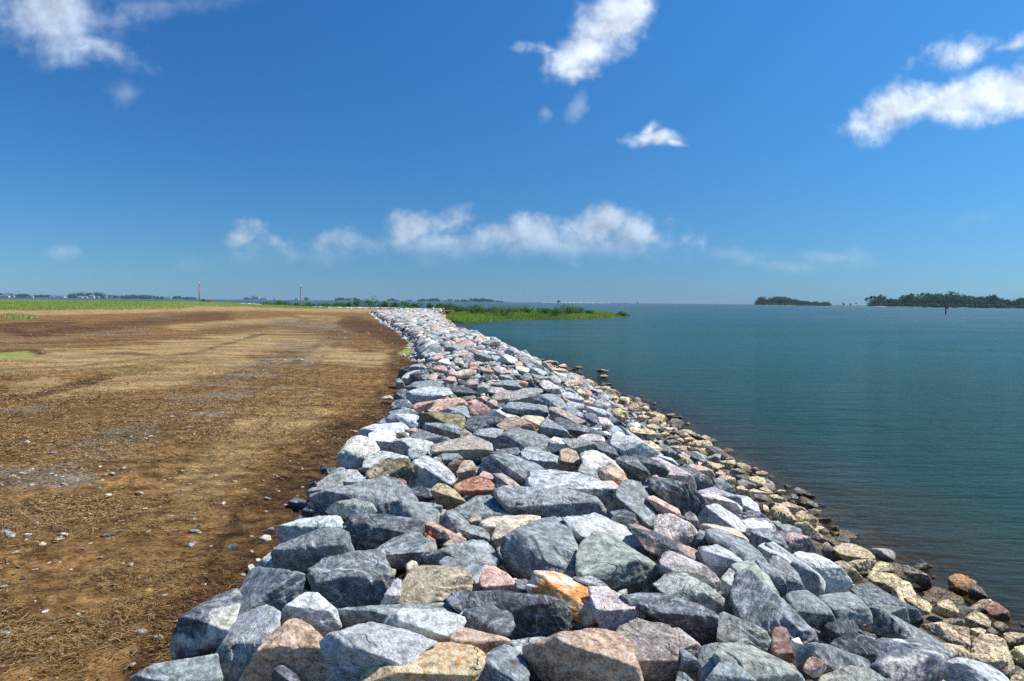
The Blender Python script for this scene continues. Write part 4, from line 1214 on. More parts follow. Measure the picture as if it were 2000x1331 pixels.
def finish_stones():
    rng = np.random.RandomState(5)
    gran = [r for r in ROCKS if not r['old'] and not r['loose']]
    old = [r for r in ROCKS if r['old']]
    loose = [r for r in ROCKS if r['loose']]
    LM = [r for r in ROCKS if r['lm']]
    for q in LM: q['label'] = None
    def size_word(area, big, small):
        return 'big' if area > big else 'small' if area < small else 'medium'
    def relation(c, lmc):
        dx, dy = c[0] - lmc[0], c[1] - lmc[1]
        j = 'just' if math.hypot(dx, dy) < 45 else 'some way'
        if math.hypot(dx, dy) > 110: j = 'well'
        if abs(dx) > abs(dy) * 2.2: return j + ' right of' if dx > 0 else j + ' left of'
        if abs(dy) > abs(dx) * 2.2: return j + ' below' if dy > 0 else j + ' above'
        return (j + (' below' if dy > 0 else ' above')) + (' and right of' if dx > 0 else ' and left of')
    used = {}
    for q in LM:
        q['label'] = q['lm'] + (' at the water\'s edge' if q['old'] and 'water' not in q['lm'] and 'shallows' not in q['lm'] and 'rubble' not in q['lm'] and 'beyond' not in q['lm'] else ' in the stone bank' if len(q['lm'].split()) < 9 and not q['old'] else '')
        used[q['label']] = 1
    def describe(c, kind, area, old_):
        px = math.sqrt(area)
        sw = 'big' if px > 85 else 'small' if px < 30 else 'tiny' if px < 12 else 'mid-sized'
        near = sorted(LM, key=lambda q: np.hypot(*(q['cen'] - c)))
        for k in range(9):
            lab = '%s %s stone %s the %s' % (sw, KINDS[kind][6], relation(c, near[k]['cen']), near[k]['lm'])
            if len(lab.split()) <= 16 and lab not in used:
                used[lab] = 1
                return lab
        for k in range(8):
            for extra in ('lower of two', 'smaller of two', 'partly hidden', 'half-buried'):
                pass
        return None
    def ordinal(c, kind, area):
        # count along the bank from the nearest landmark
        near = min(LM, key=lambda q: np.hypot(*(q['cen'] - c)))
        for w in ('second', 'third', 'fourth', 'fifth', 'sixth', 'seventh', 'eighth', 'ninth', 'tenth'):
            lab = '%s %s stone out from the %s' % (w, KINDS[kind][6], near['lm'])
            if lab not in used and len(lab.split()) <= 16:
                used[lab] = 1; return lab
        return None
    # stones of the bank that are in view but not traced: the largest become things
    bank = scatter_bank(); toe = scatter_toe()
    def split(lst, room):
        v = [q for q in lst if q['vis']]
        v.sort(key=lambda q: -q['pix'])
        pick_ = v[:room]; ids = set(id(q) for q in pick_)
        return pick_, [q for q in lst if id(q) not in ids]
    ind_b, rest_b = split(bank, max(0, 298 - len(gran)))
    ind_t, rest_t = split(toe, max(0, 296 - len(old)))
    print('granite traced', len(gran), 'more', len(ind_b), 'rest', len(rest_b), '| toe traced', len(old), 'more', len(ind_t), 'rest', len(rest_t))
    for nm, lst, room in (('granite_boulder', ind_b, 0), ('shore_rubble_stone', ind_t, 0)):
        for q in lst:
            base = q['V'].mean(0); base[2] = q['V'][:, 2].min()
            me = mk_mesh(nm, q['V'] - base, q['F'], attrs=q['A'])
            q['o'] = obj(nm, me, STONE, loc=base); q['cen'] = np.array([q['px'], q['py']]); q['area'] = q['pix'] ** 2 * .45
    for r in sorted(gran + old, key=lambda r: -r['area']):
        if not r.get('label'): r['label'] = describe(r['cen'], r['kind'], r['area'], r['old']) or ordinal(r['cen'], r['kind'], r['area'])
    far_lab = {}
    for q in sorted(ind_b + ind_t, key=lambda q: -q['pix']):
        lab = None
        d = min(np.hypot(*(l['cen'] - q['cen'])) for l in LM)
        if d < 330: lab = describe(q['cen'], q['kind'], q['area'], q['old']) or ordinal(q['cen'], q['kind'], q['area'])
        if lab is None:
            y = q['P'][1]
            zone = 'the farther curve' if y > 45 else 'the middle stretch' if y > 27 else 'the near stretch'
            lab = '%s stone among many alike in %s of %s' % (KINDS[q['kind']][6], zone, 'the tan shore rubble' if q['old'] else 'the rock bank')
        q['label'] = lab
    for r in gran + ind_b:
        tag(r['o'], r['label'] or 'grey granite stone among many alike in the rock bank', 'boulder', 'granite boulders of the shore bank')
    for r in old + ind_t:
        tag(r['o'], r['label'] or 'tan stone among many alike in the shore rubble', 'stone', 'old rubble stones along the water\'s edge')
    lab2 = ['dark flat stone lying on the dirt beside the long grey slab', 'pale pebbly stone on the dirt, upper of the pair left of the bank', 'small grey stone on the dirt beside the pale blue-grey slab', None]
    names = {}
    for i, r in enumerate(loose):
        px, py = r['cen']
        if py > 1060: l = 'small whitish stone on the straw, ' + ('larger' if r['area'] > 70 else 'smaller') + ' of a close pair'
        elif py > 1030: l = ('small light grey' if r['kind'] == 'l' else 'small dark grey') + ' stone on the straw beside the bank'
        elif py > 950: l = 'flat dark grey stone on the dirt touching the bank'
        elif py > 740: l = 'flat tan stone lying alone on the dark dirt by the bank'
        elif px > 805: l = 'small flat pale stone on dirt near the bank edge'
        else: l = ('tiny pale grey stone standing on the dirt near the bank' if r['kind'] == 'l' else 'tiny whitish stone on the dirt at the bank edge')
        while l in names: l += ' too'
        names[l] = 1
        tag(r['o'], l, 'stone', 'loose stones lying on the dirt')
    p = Pile()
    for q in rest_b: p.add(q['V'], q['F'], q['A'])
    o = p.build('riprap_stones', STONE); tag(o, 'mass of grey and pink quarry stones forming the rest of the bank', 'stones', kind='stuff')
    p = Pile()
    for q in rest_t: p.add(q['V'], q['F'], q['A'])
    o = p.build('shore_rubble', STONE); tag(o, 'tan and brown rubble strewn along the rest of the waterline', 'rubble', kind='stuff')
finish_stones()
# ------------------------------------------------------------------ simple materials
def simple_mat(name, col, rough=.8, var=.25, scale=6, spec=.3, col2=None):
    mat = bpy.data.materials.new(name); mat.use_nodes = True
    T = NT(mat.node_tree); bs = mat.node_tree.nodes['Principled BSDF']
    co = T.n('ShaderNodeNewGeometry').outputs['Position']
    n = T.noise(co, scale, 5, .65)
    a = tuple(max(v * (1 - var), 0) for v in col) + (1,); b = tuple(min(v * (1 + var), 1) for v in (col2 or col)) + (1,)
    c = T.mix(T.ss(n, .35, .65), a, b)
    T.link(c, bs.inputs['Base Color']); bs.inputs['Roughness'].default_value = rough; bs.inputs['Specular IOR Level'].default_value = spec
    return mat
def leaf_mat(name, a, b, trans=.25):
    """leaf colour varies leaf by leaf through the 'v' attribute"""
    mat = bpy.data.materials.new(name); mat.use_nodes = True
    T = NT(mat.node_tree); nt = mat.node_tree; bs = nt.nodes['Principled BSDF']
    v = T.n('ShaderNodeAttribute', attribute_name='v').outputs['Fac']
    c = T.mix(v, a + (1,), b + (1,))
    T.link(c, bs.inputs['Base Color']); bs.inputs['Roughness'].default_value = .75; bs.inputs['Specular IOR Level'].default_value = .2
    tl = T.n('ShaderNodeBsdfTranslucent'); T.link(c, tl.inputs[0])
    mx = T.n('ShaderNodeMixShader', ins={0: trans}); T.link(bs.outputs[0], mx.inputs[1]); T.link(tl.outputs[0], mx.inputs[2])
    T.link(mx.outputs[0], nt.nodes['Material Output'].inputs[0])
    return mat
M_marsh = leaf_mat('marsh_grass_blade', (.10, .20, .022), (.30, .42, .06), .35)
M_field = leaf_mat('field_grass_blade', (.22, .36, .05), (.54, .56, .17), .4)
M_straw = leaf_mat('dry_straw', (.13, .068, .022), (.46, .30, .13), .1)
M_shrub = leaf_mat('shrub_leaf', (.06, .14, .025), (.15, .27, .05), .3)
M_far = leaf_mat('far_tree_leaf', (.022, .060, .018), (.065, .145, .035), .2)
M_bark = simple_mat('bark', (.10, .085, .07), .9)
M_mud = simple_mat('marsh_mud', (.10, .09, .045), .9, .4, .4)
M_sand = simple_mat('pale_sand', (.62, .55, .44), .9, .12, .05)
M_farland = simple_mat('far_marsh_ground', (.10, .16, .05), .9, .3, .02)
M_white = simple_mat('white_paint', (.72, .72, .70), .6, .04)
M_roof = simple_mat('roof_grey', (.22, .22, .23), .8, .15)
M_redpaint = simple_mat('faded_red_paint', (.62, .10, .055), .5, .15, 9)
M_pole_pink = simple_mat('sun_faded_red_paint', (.66, .24, .19), .55, .2, 5)
M_darkwood = simple_mat('dark_creosoted_wood', (.045, .04, .038), .8, .3, 9)
M_conc = simple_mat('weathered_concrete', (.45, .42, .37), .9, .2, 8)
M_rustwood = simple_mat('weathered_brown_boards', (.14, .075, .05), .85, .3, 2)
M_glass = simple_mat('dark_window_glass', (.03, .035, .04), .2, .1, 2, .6)
M_plastic = simple_mat('red_plastic_scrap', (.70, .06, .03), .45, .25, 18, .5)

def quads(C, U, Vv, val):
    """n quads from centres and half axes"""
    n = len(C)
    V = np.stack([C - U - Vv, C + U - Vv, C + U + Vv, C - U + Vv], 1).reshape(-1, 3)
    return V, np.arange(n * 4).reshape(n, 4), np.repeat(val, 4)

def blades(base, h, w, rng, lean=.25):
    """upright tapering blades: one triangle pair each"""
    n = len(base); a = rng.uniform(0, 2 * math.pi, n)
    side = np.stack([np.cos(a), np.sin(a), np.zeros(n)], 1) * (w[:, None] * .5)
    l = rng.normal(0, lean, (n, 2)) * h[:, None]
    mid = base + np.stack([l[:, 0] * .35, l[:, 1] * .35, h * .55], 1)
    tip = base + np.stack([l[:, 0], l[:, 1], h], 1)
    V = np.stack([base - side, base + side, mid + side * .8, mid - side * .8, tip], 1).reshape(-1, 3)
    i = np.arange(n)[:, None] * 5
    F = np.concatenate([i + np.array([0, 1, 2]), i + np.array([0, 2, 3]), i + np.array([3, 2, 4])])
    return V, F, np.repeat(rng.uniform(0, 1, n), 5)

def on_water(px, py): 
    d = ray(px, py); t = (WATER - CAMZ) / d[..., 2]
    return d[..., 0] * t, d[..., 1] * t

# ------------------------------------------------------------------ marsh spit beyond the bank
SPIT = [(884, 628), (905, 631), (930, 630.5), (985, 627.5), (1040, 625.5), (1100, 624.8), (1140, 624), (1185, 622.6), (1212, 620.8), (1227, 618)]
def build_marsh():
    rng = np.random.RandomState(3)
    near = np.array([on_water(*p) for p in SPIT])
    far = np.array([(26, 222), (10, 246), (-8, 262), (-30, 268), (-60, 262), (-62, 232), (-40, 222), (-22, 212), (-15.5, 200), (-14.5, 188), (-14, 170), (-12.5, 150)])
    poly = np.vstack([near, far])
    def inside(x, y):
        ins = np.zeros(x.shape, bool); j = len(poly) - 1
        for i in range(len(poly)):
            c = ((poly[i, 1] > y) != (poly[j, 1] > y)) & (x < (poly[j, 0] - poly[i, 0]) * (y - poly[i, 1]) / (poly[j, 1] - poly[i, 1] + 1e-12) + poly[i, 0])
            ins ^= c; j = i
        return ins
    # low mud flat
    bm = bmesh.new()
    jit = poly + rng.normal(0, .25, poly.shape)
    top = [bm.verts.new((x, y, WATER + .10)) for x, y in poly]
    low = [bm.verts.new((x * 1.01 + (0), y, WATER - .6)) for x, y in poly]
    bm.faces.new(top)
    for i in range(len(top)):
        j = (i + 1) % len(top); bm.faces.new((top[i], low[i], low[j], top[j]))
    bmesh.ops.recalc_face_normals(bm, faces=bm.faces)
    me = bpy.data.meshes.new('marsh_flat'); bm.to_mesh(me); bm.free()
    tag(obj('marsh_flat', me, M_mud), 'low muddy ground of the marsh spit', 'ground', kind='structure')
    # grass
    x = rng.uniform(-62, 31, 700000); y = rng.uniform(125, 268, 700000)
    k = inside(x, y); x, y = x[k], y[k]
    d = np.full(len(x), 1e9)
    for (ax, ay), (bx, by) in zip(near[:-1], near[1:]):
        q = np.clip(((x - ax) * (bx - ax) + (y - ay) * (by - ay)) / ((bx - ax) ** 2 + (by - ay) ** 2), 0, 1)
        d = np.minimum(d, np.hypot(x - ax - q * (bx - ax), y - ay - q * (by - ay)))
    nz = fbm(P3(x * .12, y * .07), 12, 4)
    px, py, _ = project(np.stack([x, y, np.full(len(x), WATER)], 1))
    bare = np.exp(-((px - 993) / 15) ** 2) * (d < 4.0)
    p = np.where(d < 9, 1.0, .45) * (1 - .97 * bare)
    k = rng.rand(len(x)) < p; x, y, d, nz = x[k], y[k], d[k], nz[k]
    n = min(len(x), 120000); x, y, d, nz = x[:n], y[:n], d[:n], nz[:n]
    h = (.70 + .38 * nz) * np.clip(.55 + d / 5, .6, 1.15) * rng.uniform(.6, 1.25, n)
    tipd = np.clip((31 - x) / 8, .25, 1); h = h * tipd
    V, F, v = blades(np.stack([x, y, np.full(n, WATER + .05)], 1), h, rng.uniform(.05, .13, n), rng)
    v = np.clip(v * .5 + .35 + .35 * np.repeat(nz, 5) + .22 * np.repeat(d < 7, 5), 0, 1)
    o = obj('marsh_grass', mk_mesh('marsh_grass', V, F, attrs={'v': v}), M_marsh); tag(o, 'bright green marsh grass covering the low spit', 'grass', kind='stuff')
    return inside
inside_spit = build_marsh()

def crown_geo(rng, R, n, leaf, lobes=7, droop=.0):
    """leaf clumps through a crown made of several lobes; R = half sizes"""
    cs = rng.normal(0, 1, (lobes, 3)); cs /= np.linalg.norm(cs, axis=1)[:, None]; cs *= rng.uniform(.25, .72, (lobes, 1)); cs[:, 2] = cs[:, 2] * .8
    rs = rng.uniform(.34, .58, lobes)
    i = rng.randint(lobes, size=n)
    q = rng.normal(0, 1, (n, 3)); q /= np.linalg.norm(q, axis=1)[:, None]
    P = cs[i] + q * (rs[i] * rng.uniform(.55, 1.05, n) ** .5)[:, None]
    nz = vnoise(P * 3.2 + rng.uniform(0, 90), 5)
    k = nz > -.35; P, q, i = P[k], q[k], i[k]; n = len(P)
    P = P * R
    d = q + rng.normal(0, .6, (n, 3)); d /= np.linalg.norm(d, axis=1)[:, None]
    a = np.cross(d, rng.normal(0, 1, (n, 3))); a /= np.linalg.norm(a, axis=1)[:, None]
    b = np.cross(d, a); s = leaf * rng.uniform(.5, 1.3, n)[:, None]
    V = np.stack([P - a * s, P + b * s * .6, P + a * s, P - b * s * .6], 1).reshape(-1, 3)
    v = np.clip(.5 + .45 * vnoise(P / np.array(R) * 2.1 + 7, 9) + rng.normal(0, .15, n) + .12 * (i % 3 - 1), 0, 1)
    return V, np.arange(n * 4).reshape(n, 4), np.repeat(v, 4)

def tube(path, rad, sides=6):
    path = np.asarray(path, float); n = len(path); V = []; F = []
    for i in range(n):
        t = path[min(i + 1, n - 1)] - path[max(i - 1, 0)]; t /= np.linalg.norm(t) + 1e-9
        a = np.cross(t, [0.3, 1, 0.1]); a /= np.linalg.norm(a); b = np.cross(t, a)
        for k in range(sides):
            g = 2 * math.pi * k / sides; V.append(path[i] + rad[i] * (math.cos(g) * a + math.sin(g) * b))
    for i in range(n - 1):
        for k in range(sides):
            F.append((i * sides + k, i * sides + (k + 1) % sides, (i + 1) * sides + (k + 1) % sides, (i + 1) * sides + k))
    return np.array(V), np.array(F)

def shrub(loc, R, label, mat, seed, group=None, name='marsh_shrub', cat='shrub', n=1700, leaf=.12):
    rng = np.random.RandomState(seed)
    root = bpy.data.objects.new(name, None); COL.objects.link(root); root.location = loc; tag(root, label, cat, group)
    V, F, v = crown_geo(rng, np.array(R), n, leaf)
    V[:, 2] += R[2] * .85; V[:, 2] = np.maximum(V[:, 2], .02)
    obj('foliage', mk_mesh('foliage', V, F, attrs={'v': v}), mat, root)
    Vs, Fs, c = [], [], 0
    for k in range(5):
        a = rng.uniform(0, 6.28); e = np.array([math.cos(a) * R[0] * .5, math.sin(a) * R[1] * .5, R[2] * 1.3])
        A, B = tube([[0, 0, 0], e * .5 + [0, 0, .1], e], [R[2] * .05, R[2] * .035, R[2] * .012], 5)
        Vs.append(A); Fs.append(B + c); c += len(A)
    obj('stem', mk_mesh('stem', np.concatenate(Vs), np.concatenate(Fs)), M_bark, root)
    return root

def at_px(px, py_base, Y):
    """ground point under photo column px at distance Y metres"""
    d = ray(px, py_base); return d[0] / d[1] * Y, Y

def build_shrubs():
    g = 'shrubs on the marsh spit'
    # px, distance, half width, height, label
    S = [(985, 172, 3.4, 2.5, 'largest rounded shrub on the marsh spit, near its landward end'), (925, 178, 2.3, 2.2, 'dark green shrub behind the tip of the rock bank'), (955, 186, 2.5, 2.1, 'shrub just left of the largest rounded shrub on the spit'),
         (1030, 188, 2.2, 1.9, 'low shrub just right of the largest shrub on the spit'), (1062, 190, 2.4, 1.8, 'low wide shrub in the middle of the spit'), (1085, 180, 2.0, 1.9, 'small bushy shrub right of the middle of the spit'),
         (1108, 186, 2.5, 2.3, 'twin-topped shrub two thirds along the spit'), (1130, 192, 2.0, 1.9, 'shrub between the twin-topped shrub and the spit end'), (1152, 190, 1.6, 1.5, 'last small shrub before the spit end'), (1215, 200, 1.5, .95, 'low dark tuft at the very tip of the spit'),
         (895, 190, 2.2, 2.0, 'shrub showing just above the end of the rock bank'), (1008, 196, 2.0, 1.9, 'shrub half hidden behind the largest one on the spit')]
    for i, (px, Y, w, h, lab) in enumerate(S):
        x, y = at_px(px, 610, Y)
        shrub((x, y, WATER + .1), (w * 1.25, w * .9, h * .80), lab, M_shrub if i % 3 else M_marsh2, 300 + i, g)
    # the row behind the far edge of the field
    g2 = 'shrubs behind the far edge of the dirt field'
    T2 = [(520, 224, 2.4, 1.9, 'leftmost shrub of the row behind the dirt field'), (540, 224, 2.6, 2.3, 'second shrub of the left clump behind the dirt field'), (562, 224, 2.4, 2.1, 'third shrub of the left clump, just left of the right pole'), (579, 224, 1.6, 1.7, 'small shrub right behind the right pole'),
          (606, 226, 1.8, 1.6, 'small shrub behind the red marker post stub'), (637, 226, 2.3, 1.7, 'low shrub right of the small red box post'), (658, 226, 2.4, 1.8, 'low shrub left of the feathery shrub'), (678, 226, 2.2, 2.1, 'shrub touching the left of the feathery shrub'),
          (697, 228, 1.6, 3.0, 'tall feathery pale shrub behind the dirt field'), (725, 226, 3.0, 3.1, 'largest shrub of the row behind the dirt field'), (748, 226, 1.8, 2.5, 'feathery shrub just right of the largest one in the row'),
          (772, 228, 2.3, 2.0, 'low shrub left of the bank top'), (795, 228, 2.5, 2.2, 'wide shrub behind the left part of the bank top'), (815, 228, 2.0, 1.9, 'shrub ending the wide clump behind the bank top'), (838, 226, 1.9, 2.0, 'single rounded shrub peeking over the middle of the bank top'), (860, 226, 1.8, 1.9, 'shrub behind the right corner of the bank top'), (880, 222, 2.2, 2.0, 'shrub joining the bank top to the spit')]
    for i, (px, Y, w, h, lab) in enumerate(T2):
        x, y = at_px(px, 600, Y)
        shrub((x, y, -.45), (w, w * .8, (h) * .66), lab, M_shrub if i % 2 else M_marsh2, 340 + i, g2, n=1500)
    x, y = at_px(397, 590, 237)
    shrub((x, y, float(field_z(x, y)) - .05), (1.1, .9, .62), 'dark green bush at the foot of the left pole', M_shrub, 390, name='roadside_bush', cat='bush', n=700, leaf=.08)
    # tall grass between the shrubs
    rng = np.random.RandomState(8)
    n = 60000
    px = np.concatenate([rng.uniform(508, 600, n // 2), rng.uniform(600, 890, n // 2)]); Y = rng.uniform(219, 232, len(px))
    d = ray(px, np.full(len(px), 600.)); x = d[:, 0] / d[:, 1] * Y
    h = rng.uniform(.5, 1.3, len(px)) * (.8 + .35 * vnoise(P3(x * .35, Y * .1), 3))
    V, F, v = blades(np.stack([x, Y, np.full(len(px), -.5)], 1), h, rng.uniform(.05, .12, len(px)), rng)
    o = obj('tall_grass', mk_mesh('tall_grass', V, F, attrs={'v': v * .7}), M_marsh); tag(o, 'tall green grass between the shrubs behind the field', 'grass', kind='stuff')
M_marsh2 = leaf_mat('pale_shrub_leaf', (.08, .17, .03), (.21, .33, .08), .3)
build_shrubs()

def build_terrace():
    # the strip of land the far shrubs stand on
    bm = bmesh.new()
    pts = [(-90, 232), (-58, 217), (-46, 207), (-24, 196), (-14, 195), (-15, 240), (-60, 246), (-95, 246)]
    t = [bm.verts.new((x, y, -.42)) for x, y in pts]; l = [bm.verts.new((x, y, -2.4)) for x, y in pts]
    bm.faces.new(t)
    for i in range(len(t)): j = (i + 1) % len(t); bm.faces.new((t[i], l[i], l[j], t[j]))
    bmesh.ops.recalc_face_normals(bm, faces=bm.faces)
    me = bpy.data.meshes.new('low_terrace'); bm.to_mesh(me); bm.free()
    tag(obj('low_terrace', me, M_mud), 'low ground behind the far edge of the dirt field', 'ground', kind='structure')
    # pale stones edging the field there
    rng = np.random.RandomState(31); p = Pile()
    for k in range(260):
        px = rng.uniform(612, 800) if k % 5 else rng.uniform(470, 510)
        d = ray(px, 600.); 
        Y = 199 + rng.uniform(-1.5, 1.5) if px > 600 else 210
        x = d[0] / d[1] * Y; Y = float(edge_y(x)) + rng.uniform(-1.2, .8); x = d[0] / d[1] * Y
        V, F, L = PROTOS[2][rng.randint(20)]
        sz = rng.uniform(.25, .6)
        A = rock_attrs(len(V), L * sz, 'w' if rng.rand() < .7 else 'l', rng)
        p.add(V * sz * np.array([1, 1, .7]) + np.array([x, Y, float(terrain(x, Y)) + .12]), F, A)
    tag(p.build('edging_stones', STONE), 'row of small white stones along the far edge of the field', 'stones', kind='stuff')
build_terrace()

# ------------------------------------------------------------------ posts, boxes and the channel marker
def lathe(name, prof, mat, parent=None, sides=16):
    V = []; F = []
    for r, z in prof:
        for k in range(sides):
            g = 2 * math.pi * k / sides; V.append((r * math.cos(g), r * math.sin(g), z))
    for i in range(len(prof) - 1):
        for k in range(sides): F.append((i * sides + k, i * sides + (k + 1) % sides, (i + 1) * sides + (k + 1) % sides, (i + 1) * sides + k))
    return obj(name, mk_mesh(name, np.array(V), np.array(F)), mat, parent)
def box(name, size, loc, mat, parent=None, bev=.02, rz=0):
    bm = bmesh.new(); bmesh.ops.create_cube(bm, size=1, matrix=Matrix.Diagonal((*size, 1)))
    if bev: bmesh.ops.bevel(bm, geom=bm.edges[:], offset=bev, segments=2, affect='EDGES')
    me = bpy.data.meshes.new(name); bm.to_mesh(me); bm.free()
    o = obj(name, me, mat, parent, loc); o.rotation_euler.z = rz
    return o
def empty(name, loc, label, cat, group=None):
    o = bpy.data.objects.new(name, None); COL.objects.link(o); o.location = loc; tag(o, label, cat, group); return o

def build_posts():
    for px, Y, h, lab in ((389.5, 236, 6.0, 'tall faded red pole with a white top beside a dark bush, farther left of two'), (587, 214, 6.0, 'tall faded red pole standing bare at the dirt edge, right of two')):
        x, y = at_px(px, 590, Y); z = float(terrain(x, y)) 
        r = empty('marker_pole', (x, y, z - .1), lab, 'pole', 'two tall red poles at the far edge of the field')
        lathe('pole_shaft', [(.0, 0), (.17, 0), (.17, h * .5), (.16, h - .3)], M_pole_pink, r)
        lathe('pole_cap', [(.16, h - .3), (.16, h - .05), (.12, h), (0, h)], M_white, r)
        lathe('concrete_footing', [(0, 0), (.42, 0), (.42, .22), (.36, .28), (.16, .28)], M_conc, r)
        box('cap_bracket', (.42, .12, .16), (0.08, 0, h - .55), M_darkwood, r, .02)
    x, y = at_px(409, 590, 237); z = float(terrain(x, y))
    r = empty('red_equipment_box', (x, y, z), 'red and dark equipment box on the grass right of the dark bush', 'box')
    box('cabinet', (.72, .55, .62), (.28, 0, .42), M_redpaint, r); box('side_unit', (.5, .5, .46), (-.34, 0, .40), M_darkwood, r)
    box('lid', (.78, .6, .06), (.28, 0, .76), M_redpaint, r, .01); box('skid', (1.3, .6, .10), (0, 0, .06), M_rustwood, r, .01)
    x, y = at_px(606.5, 592, 216); z = float(terrain(x, y))
    r = empty('red_box_post', (x, y, z), 'small red box on a post right of the bare red pole', 'post box')
    lathe('post', [(.0, 0), (.06, 0), (.055, .95), (0, .95)], M_rustwood, r); box('red_box', (.55, .35, .34), (-.05, 0, 1.1), M_redpaint, r); box('hood', (.6, .4, .05), (-.05, 0, 1.30), M_redpaint, r, .01)
    x, y = at_px(611.5, 592, 215.5); z = float(terrain(x, y))
    r = empty('orange_marker_stub', (x, y, z), 'short orange stub leaning beside the red box post', 'marker')
    o = lathe('stub_pipe', [(0, 0), (.09, 0), (.085, .6), (.05, .64), (0, .64)], M_pole_pink, r); o.rotation_euler = (0, math.radians(-12), 0)
    lathe('stub_collar', [(.10, .0), (.13, .0), (.13, .08), (.10, .1)], M_conc, r)
    # channel marker in the bay
    x, y = on_water(1847, 614.4); y = float(y); x = float(x)
    r = empty('channel_marker', (x, y, WATER - .3), 'dark piling with a red triangular board standing in open water', 'marker')
    lathe('piling', [(.0, 0), (.24, 0), (.22, 3.2), (.19, 4.2), (.0, 4.28)], M_darkwood, r)
    bm = bmesh.new(); a = [bm.verts.new(p) for p in ((-.75, 0, 0), (.75, 0, 0), (0, 0, 1.3))]; f = bm.faces.new(a)
    ex = bmesh.ops.extrude_face_region(bm, geom=[f]); bmesh.ops.translate(bm, vec=(0, .05, 0), verts=[v for v in ex['geom'] if isinstance(v, bmesh.types.BMVert)])
    me = bpy.data.meshes.new('triangle_board'); bm.to_mesh(me); bm.free()
    t = obj('triangle_board', me, M_redpaint, r, (.28, -.26, 2.55)); t.rotation_euler.z = math.radians(-18)
    t2 = obj('triangle_board', me, None, r, (-.05, .26, 2.55)); t2.rotation_euler.z = math.radians(70)
    box('cross_brace', (.16, .8, .12), (0, 0, 2.75), M_darkwood, r, .01); box('lamp_bracket', (.3, .3, .12), (0, 0, 4.25), M_darkwood, r, .02)
    lathe('signal_lamp', [(.0, 4.3), (.10, 4.3), (.10, 4.48), (.04, 4.56), (0, 4.56)], M_redpaint, r)
    # red plastic scrap between two stones
    T = TILES['F']; pts = np.array([(164, 111), (170, 108.5), (175, 111), (178, 117), (178.5, 124), (175.5, 128), (172.5, 121), (167, 114)], float) * 2 + np.array([500, 820])
    h_, t0 = hit(842, 1046, surf_hit)
    bm = bmesh.new(); rng = np.random.RandomState(4); d = ray(pts[:, 0], pts[:, 1]); O = np.array([0, 0, CAMZ])
    P = [O + d[i] * (t0 * .985 - .03 + rng.normal(0, .006)) for i in range(len(pts))]
    base = np.mean(P, 0)
    vs = [bm.verts.new(p - base) for p in P]; f = bm.faces.new(vs)
    bmesh.ops.triangulate(bm, faces=[f]); bmesh.ops.subdivide_edges(bm, edges=bm.edges[:], cuts=2, use_grid_fill=True)
    for v in bm.verts: v.co += Vector(rng.normal(0, .004, 3))
    ex = bmesh.ops.extrude_face_region(bm, geom=bm.faces[:]); bmesh.ops.translate(bm, vec=(0, .012, -.004), verts=[v for v in ex['geom'] if isinstance(v, bmesh.types.BMVert)])
    bmesh.ops.recalc_face_normals(bm, faces=bm.faces)
    me = bpy.data.meshes.new('plastic_scrap'); bm.to_mesh(me); bm.free()
    tag(obj('plastic_scrap', me, M_plastic, loc=base), 'crumpled bright red plastic scrap wedged between two stones', 'litter')
build_posts()

# ------------------------------------------------------------------ far shores
def land(name, pts, Y0, Y1, z, label, mat=None):
    """a low far shore: left and right photo columns at the near and far distance"""
    rng = np.random.RandomState(len(name) + int(Y0))
    n = 60
    xa = np.linspace(*pts, n); V = []; F = []
    for i, px in enumerate(xa):
        e = math.sin(math.pi * i / (n - 1)) ** .3
        d = ray(px, 590.); s = d[0] / d[1]
        a = Y0 * (1 + .02 * rng.rand()); b = a + (Y1 - Y0) * max(e, .05)
        for yy, zz in ((a, WATER - 1), (a + 2, WATER + z * .5 * e), (a + 12, WATER + z * e), (b, WATER + z * e), (b + 10, WATER - 1)): V.append((s * yy, yy, zz))
    for i in range(n - 1):
        for k in range(4): F.append((i * 5 + k, (i + 1) * 5 + k, (i + 1) * 5 + k + 1, i * 5 + k + 1))
    o = obj(name, mk_mesh(name, np.array(V), np.array(F), smooth=False), mat or M_farland); tag(o, label, 'land', kind='structure')

